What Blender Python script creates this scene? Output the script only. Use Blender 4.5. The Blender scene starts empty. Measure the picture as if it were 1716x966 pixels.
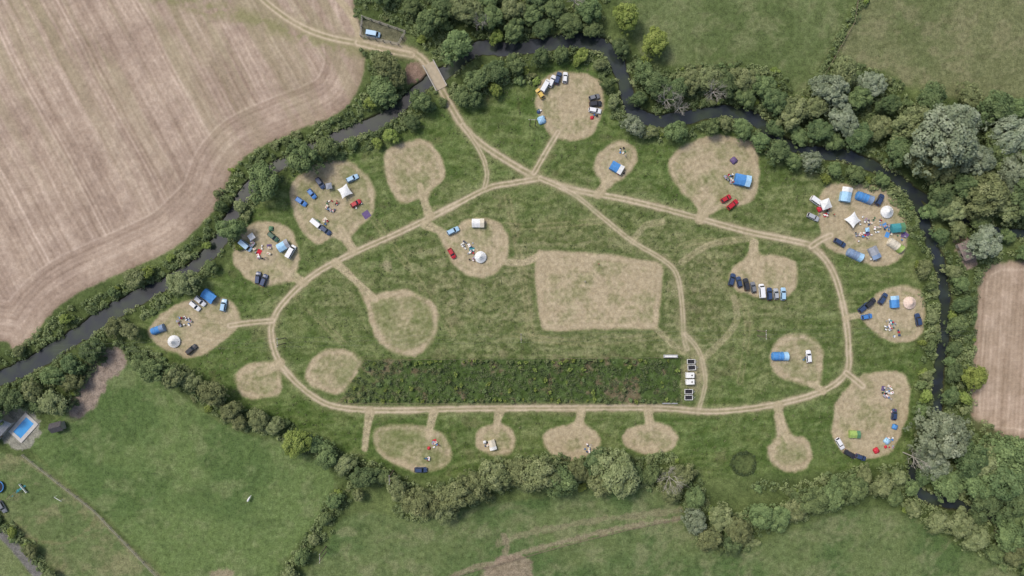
import bpy, math, random
import numpy as np
from mathutils import Vector, Matrix
random.seed(7); rng=np.random.default_rng(11)
S=0.2; H=232.0
sc=bpy.context.scene
col=sc.collection
def W(x,y): return ((x-858)*S, (483-y)*S)
def lin(c):
    c=np.asarray(c,float)/255.0
    return np.where(c<=0.04045,c/12.92,((c+0.055)/1.055)**2.4)
AK=0.95
# ------------------------------------------------------------ noise
TAB=rng.random((512,512))
def vn(X,Y,s,seed=0):
    x=X/s+seed*37.31+1000; y=Y/s+seed*91.7+1000
    ix=np.floor(x).astype(int); iy=np.floor(y).astype(int)
    fx=x-ix; fy=y-iy
    fx=fx*fx*(3-2*fx); fy=fy*fy*(3-2*fy)
    a=TAB[iy%512,ix%512]; b=TAB[iy%512,(ix+1)%512]; c=TAB[(iy+1)%512,ix%512]; d=TAB[(iy+1)%512,(ix+1)%512]
    return (a*(1-fx)+b*fx)*(1-fy)+(c*(1-fx)+d*fx)*fy
def fbm(X,Y,s,o=4,seed=0):
    t=0;a=1;n=0
    for i in range(o):
        t=t+a*vn(X,Y,s/(2**i),seed+i*5); n+=a; a*=0.55
    return t/n
def ss(a,b,x):
    t=np.clip((x-a)/(b-a),0,1); return t*t*(3-2*t)
# ------------------------------------------------------------ grid
ST=1.6
xs=np.arange(-150,1867,ST); ys=np.arange(-110,1077,ST)
X,Y=np.meshgrid(xs,ys); NY,NX=X.shape
def win(x0,x1,y0,y1):
    i0=max(0,int((y0-ys[0])/ST)); i1=min(NY,int((y1-ys[0])/ST)+2)
    j0=max(0,int((x0-xs[0])/ST)); j1=min(NX,int((x1-xs[0])/ST)+2)
    return slice(i0,max(i0,i1)),slice(j0,max(j0,j1))
def catmull(P,n=6,closed=False):
    P=[np.array(p,float) for p in P]; m=len(P); out=[]
    rngi=range(m) if closed else range(m-1)
    for i in rngi:
        if closed: a,b,c,d=P[(i-1)%m],P[i],P[(i+1)%m],P[(i+2)%m]
        else: a,b,c,d=P[max(i-1,0)],P[i],P[i+1],P[min(i+2,m-1)]
        for k in range(n):
            t=k/n
            out.append(0.5*((2*b)+(-a+c)*t+(2*a-5*b+4*c-d)*t*t+(-a+3*b-3*c+d)*t**3))
    if not closed: out.append(P[-1])
    return np.array(out)
def pdist(P,margin=40,closed=False,wd=None):
    D=np.full(X.shape,float(margin))
    n=len(P)
    for i in range(n if closed else n-1):
        a=P[i];b=P[(i+1)%n]
        sl=win(min(a[0],b[0])-margin,max(a[0],b[0])+margin,min(a[1],b[1])-margin,max(a[1],b[1])+margin)
        x=X[sl];y=Y[sl]
        if x.size==0: continue
        dx,dy=b[0]-a[0],b[1]-a[1]; L=dx*dx+dy*dy+1e-9
        t=np.clip(((x-a[0])*dx+(y-a[1])*dy)/L,0,1)
        d=np.hypot(x-a[0]-t*dx,y-a[1]-t*dy)
        if wd is not None: d=d-(wd[i]*(1-t)+wd[(i+1)%n]*t)
        D[sl]=np.minimum(D[sl],d)
    return D
def psdf(P,margin=60):
    D=pdist(P,margin,True)
    sl=win(P[:,0].min()-2,P[:,0].max()+2,P[:,1].min()-2,P[:,1].max()+2)
    x=X[sl];y=Y[sl]; ins=np.zeros(x.shape,bool); n=len(P)
    for i in range(n):
        a=P[i];b=P[(i+1)%n]
        if a[1]==b[1]: continue
        c=((a[1]>y)!=(b[1]>y))&(x<(b[0]-a[0])*(y-a[1])/(b[1]-a[1])+a[0])
        ins^=c
    sg=np.ones(X.shape); sg[sl]=np.where(ins,-1,1)
    return D*sg
# ------------------------------------------------------------ noise fields
n1=fbm(X,Y,60,5,1); n2=fbm(X,Y,18,4,2); n3=fbm(X,Y,6,3,3); n4=fbm(X,Y,150,3,4); nf=vn(X,Y,2.4,9)
wx=X+ (fbm(X,Y,70,3,21)-.5)*60; wy=Y+(fbm(X,Y,70,3,22)-.5)*60
streak=fbm(wx*0.35+wy*0.9,wx*0.5-wy*0.12,9,4,30)
hst=fbm(X*.16+(n4-.5)*60,Y+ (n1-.5)*30,6,4,35)
ed=(n3-.5)*9+(n2-.5)*7
C=np.zeros(X.shape+(3,)); T=np.ones(X.shape)
def srgb(c): return np.array(c,float)
def blend(c,m):
    C[...]=C*(1-m[...,None])+np.asarray(c,float)*m[...,None]
def mixc(a,b,t): 
    return srgb(a)*(1-t[...,None])+srgb(b)*t[...,None]
C[...]=mixc((74,88,50),(102,115,70),ss(.3,.7,n2*.5+n1*.5))
def pasture(poly,ca,cb,cc,soft=8,seed=0,n=3,amt=1.0):
    d=psdf(catmull(poly,n,True))
    m=ss(soft,-soft,d+ed)
    q=fbm(X,Y,90,5,40+seed); q2=fbm(X,Y,30,4,50+seed)
    c=mixc(ca,cb,ss(.38,.62,q)); t=ss(.46,.68,q2*.6+streak*.4)[...,None]*amt; c=c*(1-t*.75)+srgb(cc)*t*.75
    dk=ss(.58,.75,fbm(X,Y,16,4,58+seed))[...,None]*.35; c=c*(1-dk)+srgb(ca)*.82*dk
    c=c+((n3-.5)*16)[...,None]
    blend(c,m); return m
gard=[(-200,780),(40,765),(100,808),(160,858),(215,915),(270,965),(330,1120),(-200,1120)]
pasture(gard,(94,110,68),(110,120,80),(126,125,92),3,2)
pBL=[(50,745),(110,690),(190,610),(270,640),(380,715),(480,745),(560,800),(540,860),(470,970),(430,1100),(310,1100),(278,965),(222,912),(168,858),(108,805)]
pasture(pBL,(84,104,60),(99,117,70),(114,125,84),3,1,3,1)
pBC=[(600,860),(690,870),(800,850),(900,835),(1100,820),(1160,880),(1230,930),(1320,890),(1480,850),(1620,920),(1900,1010),(1900,1200),(480,1200),(540,930)]
pasture(pBC,(82,102,60),(100,114,72),(120,125,90),6,3)
pTR=[(1020,-200),(1450,-200),(1430,0),(1360,140),(1330,165),(1280,120),(1120,110),(1060,60)]
pasture(pTR,(88,102,62),(102,114,74),(116,122,86),6,4)
pTR2=[(1460,-200),(1950,-200),(1950,180),(1716,165),(1560,160),(1480,120),(1400,105),(1440,0)]
pasture(pTR2,(98,107,70),(110,115,80),(124,123,92),6,5)
# island meadow
isl=[(230,520),(330,450),(390,400),(400,340),(480,280),(600,230),(700,190),(745,150),(800,140),(900,100),(1000,100),(1030,180),(1080,215),(1200,195),(1300,260),(1400,285),(1500,320),(1540,400),(1560,480),(1555,600),(1545,700),(1530,780),(1400,790),(1180,800),(1100,770),(850,770),(780,800),(650,790),(560,750),(400,690),(250,600)]
dI=psdf(catmull(isl,3,True))
wol=np.exp(-((X-980)/500)**2-((Y-480)/170)**2)
wol=np.clip(wol*1.1-.05+(n1-.5)*.9+(n4-.5)*.4,0,1)
gr=mixc((78,97,50),(102,116,68),ss(.35,.66,streak*.5+n2*.3+hst*.2))
ol=mixc((98,107,68),(128,127,92),ss(.36,.64,streak*.3+n3*.35+hst*.35))
c=gr*(1-wol[...,None])+ol*wol[...,None]
c=c+((hst-.5)*26+(n3-.5)*24+(nf-.5)*8)[...,None]
blend(c,ss(10,-10,dI+ed))
blend((112,102,80),ss(.64,.78,fbm(X,Y,28,4,71))*.3*ss(5,-10,dI))
dark=ss(.6,.8,fbm(X,Y,12,4,75)); blend((74,92,48),dark*.35*ss(5,-10,dI))
for P in ([(620,360),(700,470),(760,560)],[(860,560),(980,575),(1120,560)],[(1180,430),(1250,520),(1240,640)],[(730,350),(860,380),(1010,370)],[(500,500),(560,560),(600,600)],[(1090,460),(1150,410),(1230,405)],[(850,330),(870,430),(890,560)]):
    d=pdist(catmull(P,6),20); blend((150,143,108),(np.exp(-((d-4)/1.8)**2)*.4+np.exp(-(d/8)**2)*.12)*ss(.35,.6,n2+.1))
# fields
fld=[(600,-140),(592,-10),(606,50),(612,100),(600,150),(565,192),(480,228),(420,256),(388,290),(368,340),(330,382),(288,418),(210,455),(130,492),(82,530),(52,575),(22,588),(-5,572),(-200,590),(-400,300),(-400,-300),(300,-300)]
dF=psdf(catmull(fld,4,True),130); 
mF=ss(3,-3,dF+ed*.5)
ph=(X*0.88-Y*0.47)+(n4-.5)*10; al_=(X*0.47+Y*0.88)
furrow=np.sin(ph*2*math.pi/7.5)*.7+np.sin(ph*2*math.pi/17+1)*.5+(fbm(ph,al_*.05,7,4,301)-.5)*5.0
tram=np.exp(-((ph%56-28)/1.7)**2)+np.exp(-((ph%56-35)/1.7)**2)
head=ss(-74,-64,dF)
hl=np.sin(dF*2*math.pi/8)*.6+np.sin(dF*2*math.pi/19)*.5+(fbm(dF,(X+Y)*.03,7,4,303)-.5)*4
cF=mixc((153,135,120),(173,155,138),ss(.3,.7,n1*.6+n2*.4))
patt=(furrow*(1-head)+hl*head)
cF=cF+(patt*7.5*(0.55+n2*.8))[...,None]+((n3-.5)*22+(nf-.5)*8)[...,None]
cF=cF+(tram*(1-head)*12)[...,None]+(np.exp(-((dF+68)/2.5)**2)*16)[...,None]
gs=ss(.4,.68,fbm(ph*1.6,al_*.12,26,4,61))[...,None]*ss(430,-40,Y)[...,None]
cF=cF*(1-gs*0.45)+srgb((138,134,100))*gs*.45
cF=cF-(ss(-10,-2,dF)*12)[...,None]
blend(cF,mF); T=T*(1-mF*.6)
vg=pdist(catmull([(120,-40),(280,-5),(420,32),(540,70),(600,82)],5),40,)
blend((128,128,88),ss(24,0,vg+ed)*.7*ss(.3,.55,n2)*mF)
fr=[(1640,470),(1662,442),(1716,436),(1950,430),(1950,742),(1716,736),(1652,726),(1628,705),(1630,600),(1638,520)]
dR=psdf(catmull(fr,4,True)); mR=ss(3,-3,dR+ed*.5)
cR=mixc((156,138,118),(176,157,138),ss(.3,.7,n1*.5+n2*.5))+(np.sin((X+.06*Y)*2*math.pi/7)*5+(fbm(X+.06*Y,Y*.05,7,3,305)-.5)*30+(n3-.5)*18)[...,None]
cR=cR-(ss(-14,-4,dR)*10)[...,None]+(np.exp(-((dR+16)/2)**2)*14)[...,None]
blend(cR,mR); T=T*(1-mR*.6)
# ------------------------------------------------------------ undergrowth mask
riv=[(-200,655,11),(-60,648,11),(0,634,10),(60,606,10),(130,562,11),(180,528,11),(240,494,10),(290,470,9),(335,440,9),(368,402,9),(388,362,8),(410,325,8),(445,290,8),(490,265,8),(540,242,8),(590,220,9),(635,204,9),(668,180,8),(700,152,8),(727,130,8),(757,116,8),(780,96,8),(805,80,9),(850,82,9),(900,76,9),(950,68,10),(1000,72,11),(1030,98,10),(1048,140,9),(1058,182,9),(1100,203,8.5),(1160,194,8.5),(1215,186,8),(1268,200,8),(1310,236,7),(1360,254,8),(1420,262,8),(1480,286,7),(1522,316,7),(1548,370,7.5),(1572,430,7.5),(1586,500,7.5),(1582,570,7.5),(1572,640,7),(1570,690,7),(1556,740,6),(1530,790,6),(1550,832,7),(1610,848,6),(1680,870,5),(1900,900,5)]
rp=catmull(riv,5); rD=pdist(rp[:,:2],110,False,rp[:,2]+1.0)
tr2=catmull([(1500,300,4),(1600,360,5),(1660,385,6),(1716,392,6),(1900,400,6)],4)
rD2=pdist(tr2[:,:2],110,False,tr2[:,2]); rDa=np.minimum(rD+(n2-.5)*7,rD2+(n2-.5)*4)
def band(P,hw,n=4):
    return hw-pdist(catmull(P,n),hw+30)
woods=[ [(600,0),(640,-100),(1015,-100),(1015,10),(1000,58),(940,52),(880,62),(800,66),(770,95),(740,100),(715,75),(660,30)],
 [(1060,90),(1110,118),(1200,110),(1300,118),(1345,165),(1400,105),(1480,125),(1560,175),(1716,172),(1890,180),(1890,400),(1700,400),(1640,430),(1590,390),(1575,340),(1500,280),(1400,240),(1300,210),(1240,175),(1100,190),(1065,160)],
 [(1560,700),(1620,695),(1716,742),(1890,745),(1890,1000),(1716,950),(1640,880),(1520,815),(1530,740)],
 [(-160,600),(0,650),(60,600),(110,585),(180,555),(215,585),(150,625),(125,680),(60,690),(0,685),(-160,700)],
 [(1150,810),(1200,850),(1260,855),(1400,815),(1480,790),(1530,820),(1600,855),(1716,890),(1890,950),(1890,1010),(1716,965),(1600,905),(1480,835),(1400,850),(1300,885),(1230,925),(1160,895)]]
UM=np.full(X.shape,-60.0)
for w in woods: UM=np.maximum(UM,-psdf(catmull(w,3,True)))
hb=[([(-160,622),(0,606),(60,578),(120,530),(190,500),(250,468),(320,425),(362,375),(380,330),(410,285),(450,258),(500,235),(580,205),(618,165),(640,110)],13),
 ([(120,585),(200,545),(270,500),(330,465),(385,420),(400,380),(425,330),(480,285),(560,255),(640,230),(690,195),(720,170)],11),
 ([(640,110),(650,160),(700,175)],22),
 ([(750,150),(800,130),(850,108),(900,98),(960,92),(1000,100),(1022,140),(1035,185),(1070,215),(1140,222),(1210,205),(1270,230),(1320,262),(1400,285),(1470,310),(1515,345),(1545,420),(1556,500),(1556,600),(1545,690)],11),
 ([(760,165),(820,130),(890,118)],19),
 ([(1060,120),(1080,170),(1130,180),(1230,170),(1290,195)],13),
 ([(1600,430),(1610,520),(1604,600),(1598,700)],13),
 ([(190,575),(260,610),(330,650),(400,700),(470,718),(560,768),(600,785),(650,800),(700,830)],15),
 ([(690,845),(760,832),(860,795),(960,790),(1060,795),(1120,790),(1160,830)],26),
 ([(600,790),(560,850),(520,910),(480,970),(440,1090)],13),
 ([(-60,840),(0,872),(45,915),(85,965),(120,1010),(180,1090)],9),
 ([(1900,424),(1716,431),(1660,436),(1635,470),(1624,600),(1621,700),(1645,736),(1716,748)],6),
 ([(1270,812),(1330,815),(1400,800),(1540,780)],7),
 ([(600,20),(610,10),(690,45),(715,75)],7),([(610,88),(640,96),(690,93)],6)]
for P,w in hb: UM=np.maximum(UM,band(P,w))
HT=band([(1464,-100),(1446,0),(1418,45),(1375,125),(1345,165)],4.5); UM=np.maximum(UM,HT)
um=ss(-6,6,UM+ed*1.2)
blend(mixc((56,67,37),(88,102,58),n2),um*.8)
# ------------------------------------------------------------ clearings
clear=[
([(900,145),(925,124),(965,122),(1000,135),(1012,165),(1008,200),(985,232),(945,236),(925,226),(910,208),(897,180)],.9),
([(1000,260),(1015,242),(1040,235),(1062,248),(1067,272),(1052,295),(1030,308),(1014,322),(1006,322),(1005,305),(994,285)],.8),
([(1118,275),(1130,252),(1160,236),(1210,227),(1262,240),(1273,280),(1270,320),(1250,345),(1215,352),(1190,358),(1180,372),(1168,368),(1165,348),(1140,320),(1122,298)],.82),
([(1372,345),(1385,310),(1430,308),(1480,315),(1510,345),(1520,390),(1505,435),(1460,445),(1410,425),(1378,402)],.95),
([(1225,450),(1250,432),(1258,412),(1270,412),(1276,428),(1300,428),(1330,440),(1337,470),(1320,495),(1290,503),(1240,490),(1222,470)],.85),
([(1440,528),(1455,515),(1475,490),(1510,478),(1545,490),(1548,540),(1535,570),(1500,573),(1470,560)],.85),
([(1290,590),(1310,565),(1345,560),(1375,580),(1380,620),(1374,652),(1360,648),(1325,642),(1295,620)],.66),
([(1395,700),(1410,660),(1440,632),(1490,620),(1520,635),(1522,680),(1510,730),(1490,760),(1450,770),(1405,755)],.9),
([(487,310),(520,280),(580,268),(620,300),(628,350),(600,385),(588,400),(598,418),(582,416),(560,400),(530,410),(505,385),(490,350)],.74),
([(642,262),(660,242),(712,234),(738,262),(746,298),(722,322),(714,352),(704,335),(672,342),(656,318),(645,288)],.62),
([(390,430),(405,390),(430,370),(475,378),(500,410),(500,445),(488,462),(500,476),(480,474),(440,480),(405,460)],.84),
([(250,545),(290,515),(340,500),(385,505),(404,538),(380,570),(330,598),(290,590),(255,570)],.8),
([(728,384),(755,390),(780,370),(820,368),(850,390),(852,425),(835,455),(800,468),(765,450),(745,420)],.74),
([(600,478),(618,494),(645,488),(690,487),(725,508),(736,545),(720,580),(685,597),(645,585),(622,555),(611,515)],.4),
([(900,424),(915,421),(1000,425),(1095,438),(1110,455),(1108,500),(1104,545),(1092,553),(1000,552),(920,556),(905,540),(896,470)],.92),
([(515,612),(540,590),(575,587),(605,605),(595,635),(565,660),(525,652),(510,635)],.55),
([(392,630),(410,612),(440,606),(470,608),(472,625),(468,660),(430,670),(402,660)],.66),
([(625,730),(640,715),(700,712),(745,730),(755,770),(730,790),(690,790),(640,765)],.45),
([(798,735),(806,718),(828,708),(834,692),(842,708),(858,718),(866,738),(856,760),(825,765),(802,752)],.66),
([(908,738),(920,720),(950,712),(970,696),(982,710),(1000,724),(1008,745),(990,764),(950,770),(918,760)],.9),
([(1042,735),(1052,718),(1078,710),(1086,694),(1098,708),(1122,716),(1136,735),(1125,755),(1085,760),(1052,752)],.74),
([(1298,695),(1313,697),(1325,728),(1350,735),(1363,760),(1350,785),(1318,790),(1290,775),(1286,750),(1302,730)],.7)]
cmasks=[]
warp=(n2-.5)*5+(fbm(X,Y,34,3,81)-.5)*8
for i,(P,a) in enumerate(clear):
    d=psdf(catmull(P,6,True))+warp*(1 if i!=14 else .5)
    m=ss(3,-3,d+(n3-.5)*5)
    q=fbm(X,Y,26,5,100+i)
    t=np.clip(a+(q-.5)*1.4+(n3-.5)*.6,0,1)
    ring=np.exp(-((d+6)/5)**2)*(.4 if i!=13 else .65); t=np.clip(t+ring,0,1)
    c=mixc((112,120,77),(171,157,130),t)
    th=i*1.3
    mow=np.sin((X*math.cos(th)+Y*math.sin(th))*2*math.pi/7.5)*2.6+np.sin(d*2*math.pi/8)*2.6
    c=c+(mow+(n3-.5)*24+(nf-.5)*10)[...,None]
    blend((76,94,48),ss(12,2,d)*.35*(1-m)*(1-um))
    blend(c,m*.97); T=T*(1-m*.45); cmasks.append(m)
for (x,y,r) in [(1445,375,35),(555,345,22),(445,430,20),(310,540,22),(790,415,20),(1495,545,14),(1485,665,18),(695,590,10),(650,445,14)]:
    blend((178,163,140),ss(r,r*.3,np.hypot(X-x,Y-y)+ed*2.2)*.55)
# ------------------------------------------------------------ compound
comp=np.array([(612,604),(1140,600),(1140,677),(568,675)],float)
dC=psdf(comp); mC=ss(4,-3,dC+ed*.8)
cC=mixc((74,92,50),(106,98,76),ss(.54,.7,fbm(X,Y,16,5,140)+ (vn(X,Y,90,8)-.5)*.2))
wl=ss(680,580,X)[...,None]; cC=cC*(1-.5*wl)+srgb((116,122,78))*.5*wl
cC=cC+((n3-.5)*46)[...,None]; blend(cC,mC)
blend((140,134,106),np.exp(-((dC-6)/3)**2)*.3*ss(.3,.6,n2))
blend((160,148,122),ss(26,8,np.hypot((X-1165)*1.0,(Y-628)*.55)+ed)*.75)
def spot(P,c,s=5,a=1.0,n=5):
    d=psdf(catmull(P,n,True)); m=ss(s,-s,d+ed*1.3)*a; blend(np.asarray(c)+((n3-.5)*26)[...,None],m); return m
def line(P,c,w,a=1.0,k=1.0):
    d=pdist(catmull(P,5),w+20); blend(np.asarray(c)+((n3-.5)*22)[...,None],ss(w+2,w-2,d+ed*k)*a)
spot([(680,112),(708,104),(722,122),(708,140),(684,138)],(132,112,98),3)
spot([(114,682),(135,640),(158,602),(185,584),(208,590),(210,618),(182,640),(166,672),(150,690),(120,700)],(146,131,120),4,.95)
spot([(20,752),(0,730),(-10,690),(50,688),(68,720),(45,750)],(152,148,140),2,.85)
line([(700,1010),(770,962),(830,942),(900,920),(1010,892),(1140,868)],(142,131,110),4.5,.75)
line([(835,912),(900,890),(1000,872),(1140,856)],(136,129,104),5,.6)
line([(840,940),(850,915),(845,900)],(140,128,108),5,.7)
spot([(810,960),(835,935),(870,930),(890,945),(885,1010),(800,1010)],(142,127,110),4,.85)
spot([(350,965),(370,955),(395,962),(395,1010),(340,1010)],(150,136,116),4,.8)
spot([(1600,404),(1622,400),(1640,430),(1632,450),(1612,444)],(150,132,120),3,.95)
line([(38,768),(100,812),(160,862),(215,918),(275,975)],(128,124,98),4,.7,.5)
line([(-60,880),(0,895),(35,930),(70,975),(110,1060)],(112,110,108),8,.95,.3)
line([(20,880),(60,905),(110,910),(150,885),(160,868)],(130,124,92),3,.5)
spot([(608,32),(678,56),(666,75),(606,62)],(104,100,84),2,.8)
dP=np.hypot((X-1246),(Y-778)*1.05)+(n2-.5)*4; blend(mixc((92,102,62),(74,88,52),n3),ss(24,19,dP)); blend((50,60,35),np.exp(-((dP-19.5)/2.3)**2)*.8)
dP2=np.hypot(X-611,Y-890); blend((64,80,44),np.exp(-((dP2-9)/3)**2)*.4)
# ------------------------------------------------------------ tracks
main=[([(400,-110),(428,-20),(466,20),(520,52),(580,69),(650,77),(695,90),(720,115),(745,160),(775,210),(805,240),(850,270),(890,293),(905,299)],7.0,1),
([(905,299),(960,318),(1050,335),(1150,360),(1250,388),(1340,406),(1362,415),(1388,442),(1405,480),(1418,540),(1422,590),(1418,625),(1380,655),(1300,678),(1200,690),(1100,684),(950,684),(800,685),(650,688),(570,683),(530,668),(490,635),(465,600),(455,565),(457,540),(475,508),(520,465),(580,430),(680,385),(760,345),(820,315),(860,307),(905,299)],5.8,1),
([(905,299),(960,325),(1010,365),(1060,405),(1110,435),(1134,460),(1143,510),(1146,565),(1152,585)],4.4,.85),
([(1148,560),(1172,590),(1182,640),(1172,684)],4,.8),
([(775,210),(805,255),(816,290),(812,314)],4.4,.85),
([(895,290),(915,255),(935,222)],5.4,.95),([(457,538),(420,541),(385,546)],5.6,.95),
([(1360,413),(1376,402),(1392,395)],6.5,.9),([(1418,625),(1432,636),(1446,648)],6,.9),([(600,72),(650,84),(690,92)],8,.8)]
minor=[[(1002,326),(1014,310),(1024,295)],[(1172,368),(1180,352),(1195,335)],[(1264,408),(1262,422),(1262,440)],[(592,420),(582,402),(570,382)],[(720,362),(710,335),(704,312)],[(712,376),(738,388),(765,402)],[(562,440),(595,470),(630,502)],[(508,474),(488,460),(468,446)],[(1304,680),(1310,710),(1320,738)],[(838,688),(834,705),(832,722)],[(974,688),(972,702),(968,722)],[(1086,688),(1087,705),(1088,718)],[(620,690),(615,720),(611,752)],[(727,690),(722,710),(718,732)],[(470,608),(450,620),(435,625)],[(1143,440),(1190,410),(1260,400)],[(1060,405),(1080,380),(1110,372)],[(1230,500),(1232,545),(1180,600)],[(1100,552),(1130,580),(1146,590)],[(850,440),(880,440),(900,430)],[(1460,525),(1430,530),(1417,535)],[(1360,645),(1372,650),(1380,657)],[(540,-30),(585,20),(604,68)]]
tm=np.zeros(X.shape)
for P,w,al in main:
    d=pdist(catmull(P,6),26)
    dd=d+(n3-.5)*4.2+(n2-.5)*4
    m=ss(w+2.4,w-2.0,dd); rut=np.exp(-((d-w*.52)/1.4)**2); mid=np.exp(-(d/1.7)**2)*ss(.32,.58,n2)
    c=mixc((152,141,114),(192,177,153),np.clip(rut*.9+(n3-.5)*.9+(n1-.5)*.8+.28,0,1))
    c=c*(1-mid[...,None]*.5)+srgb((124,122,84))*mid[...,None]*.5+((nf-.5)*12)[...,None]
    halo=ss(w+10,w,dd)*.35; blend((142,136,104),halo*(1-m))
    am=al if al==1 else np.clip(al+(n2-.5)*1.0+rut*.15,0,1)
    blend(c,m*.96*am); tm=np.maximum(tm,m)
mm=np.zeros(X.shape)
for k,P in enumerate(minor):
    Q=catmull(P,6); d=pdist(Q,24); st=1.0 if (k<15 or k>18) else .55
    # flare where the spur leaves the track
    fl=4.5*np.exp(-np.minimum(np.hypot(X-Q[0][0],Y-Q[0][1]),60)/14) if k<15 else 0
    m=ss(7.5+fl,4+fl,d+ed*.35)*(.8+.3*n2); blend(mixc((154,144,114),(186,171,144),np.clip(n3+.3*np.exp(-((d-2.8)/1.2)**2),0,1)),np.clip(m,0,1)*.92*st); mm=np.maximum(mm,m)
T=T*(1-tm*.65)
rb=ss(5,0,rDa); blend((48,46,34),rb*.9)
Z=(n2-.5)*.25+(n1-.5)*.3
Z=Z*(1-tm*.6)
Z=Z-1.6*ss(4,-4,rDa)-.25*ss(14,10,dP)
# ------------------------------------------------------------ materials
def newmat(name):
    m=bpy.data.materials.new(name); m.use_nodes=True; nt=m.node_tree
    b=nt.nodes['Principled BSDF']; return m,nt,b
def simple(name,c,rough=.6,metal=0,var=.12,scale=3.0,spec=.4):
    m,nt,b=newmat(name)
    n=nt.nodes.new('ShaderNodeTexNoise'); n.inputs['Scale'].default_value=scale; n.inputs['Detail'].default_value=4
    tc=nt.nodes.new('ShaderNodeTexCoord'); nt.links.new(tc.outputs['Object'],n.inputs['Vector'])
    r=nt.nodes.new('ShaderNodeMapRange'); r.inputs[1].default_value=.3; r.inputs[2].default_value=.7; r.inputs[3].default_value=1-var; r.inputs[4].default_value=1+var
    nt.links.new(n.outputs['Fac'],r.inputs[0])
    mx=nt.nodes.new('ShaderNodeVectorMath'); mx.operation='SCALE'; mx.inputs[0].default_value=tuple(c[:3])
    nt.links.new(r.outputs[0],mx.inputs['Scale']); nt.links.new(mx.outputs[0],b.inputs['Base Color'])
    b.inputs['Roughness'].default_value=rough; b.inputs['Metallic'].default_value=metal
    b.inputs['Specular IOR Level'].default_value=spec
    return m
def ground_mat():
    m,nt,b=newmat('painted_ground'); L=nt.links.new
    a=nt.nodes.new('ShaderNodeAttribute'); a.attribute_name='paint'
    tf=nt.nodes.new('ShaderNodeAttribute'); tf.attribute_name='tuft'
    tc=nt.nodes.new('ShaderNodeTexCoord')
    outs=[]
    for s,d in ((2.2,3),(.7,4)):
        n=nt.nodes.new('ShaderNodeTexNoise'); n.inputs['Scale'].default_value=s; n.inputs['Detail'].default_value=d; n.inputs['Roughness'].default_value=.65
        L(tc.outputs['Object'],n.inputs['Vector']); outs.append(n)
    ad=nt.nodes.new('ShaderNodeMath'); ad.operation='ADD'; L(outs[0].outputs['Fac'],ad.inputs[0]); L(outs[1].outputs['Fac'],ad.inputs[1])
    sb=nt.nodes.new('ShaderNodeMath'); sb.operation='SUBTRACT'; L(ad.outputs[0],sb.inputs[0]); sb.inputs[1].default_value=1.0
    ml=nt.nodes.new('ShaderNodeMath'); ml.operation='MULTIPLY'; L(sb.outputs[0],ml.inputs[0]); L(tf.outputs['Fac'],ml.inputs[1])
    ma=nt.nodes.new('ShaderNodeMath'); ma.operation='MULTIPLY_ADD'; L(ml.outputs[0],ma.inputs[0]); ma.inputs[1].default_value=1.5; ma.inputs[2].default_value=1.0
    sc_=nt.nodes.new('ShaderNodeVectorMath'); sc_.operation='SCALE'; L(a.outputs['Color'],sc_.inputs[0]); L(ma.outputs[0],sc_.inputs['Scale'])
    L(sc_.outputs[0],b.inputs['Base Color']); b.inputs['Roughness'].default_value=.95; b.inputs['Specular IOR Level'].default_value=.1
    bp=nt.nodes.new('ShaderNodeBump'); bp.inputs['Strength'].default_value=.55; bp.inputs['Distance'].default_value=.3
    L(ml.outputs[0],bp.inputs['Height']); L(bp.outputs[0],b.inputs['Normal'])
    return m
GM=ground_mat()
Cl=lin(np.clip(C,0,255))*AK
def sheet(name,fm,dz,label,cat,outer=False):
    i,j=np.nonzero(fm)
    a=i*NX+j; q=np.stack([a+NX,a+NX+1,a+1,a],1)
    u,inv=np.unique(q.ravel(),return_inverse=True); nv=len(u); nf_=len(q)
    co=np.empty((nv,3)); co[:,0]=(X.ravel()[u]-858)*S; co[:,1]=(483-Y.ravel()[u])*S; co[:,2]=Z.ravel()[u]+dz
    cc=np.ones((nv,4)); cc[:,:3]=Cl.reshape(-1,3)[u]; tt=T.ravel()[u]
    inv=inv.reshape(-1,4)
    if outer:
        x0,x1=co[:,0].min(),co[:,0].max(); y0,y1=co[:,1].min(),co[:,1].max(); B=4000
        ex=np.array([(-B,-B,-.3),(B,-B,-.3),(B,B,-.3),(-B,B,-.3),(x0,y0,-.3),(x1,y0,-.3),(x1,y1,-.3),(x0,y1,-.3)],float)
        co=np.vstack([co,ex]); g=np.ones((8,4)); g[:,:3]=lin((88,104,60))*AK; cc=np.vstack([cc,g]); tt=np.concatenate([tt,np.ones(8)])
        k=nv; ef=np.array([(k,k+1,k+5,k+4),(k+1,k+2,k+6,k+5),(k+2,k+3,k+7,k+6),(k+3,k,k+4,k+7)]); inv=np.vstack([inv,ef]); nv+=8; nf_+=4
    me=bpy.data.meshes.new(name); me.vertices.add(nv); me.vertices.foreach_set('co',co.ravel())
    me.loops.add(nf_*4); me.loops.foreach_set('vertex_index',inv.ravel().astype(np.int32))
    me.polygons.add(nf_); me.polygons.foreach_set('loop_start',np.arange(0,nf_*4,4,dtype=np.int32)); me.polygons.foreach_set('loop_total',np.full(nf_,4,np.int32))
    me.update(calc_edges=True)
    at=me.attributes.new('paint','FLOAT_COLOR','POINT'); at.data.foreach_set('color',cc.ravel())
    at=me.attributes.new('tuft','FLOAT','POINT'); at.data.foreach_set('value',tt)
    me.polygons.foreach_set('use_smooth',np.ones(nf_,bool)); me.materials.append(GM)
    o=bpy.data.objects.new(name,me); col.objects.link(o); o['kind']='structure'; o['label']=label; o['category']=cat
    return o
def fc(m): return m[:-1,:-1]
allf=np.ones((NY-1,NX-1),bool)
sheet('ground',allf,0,'rough green meadow and pasture by a winding river','ground',True)
trk=fc(tm>.5)&fc(rDa>3)
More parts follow.
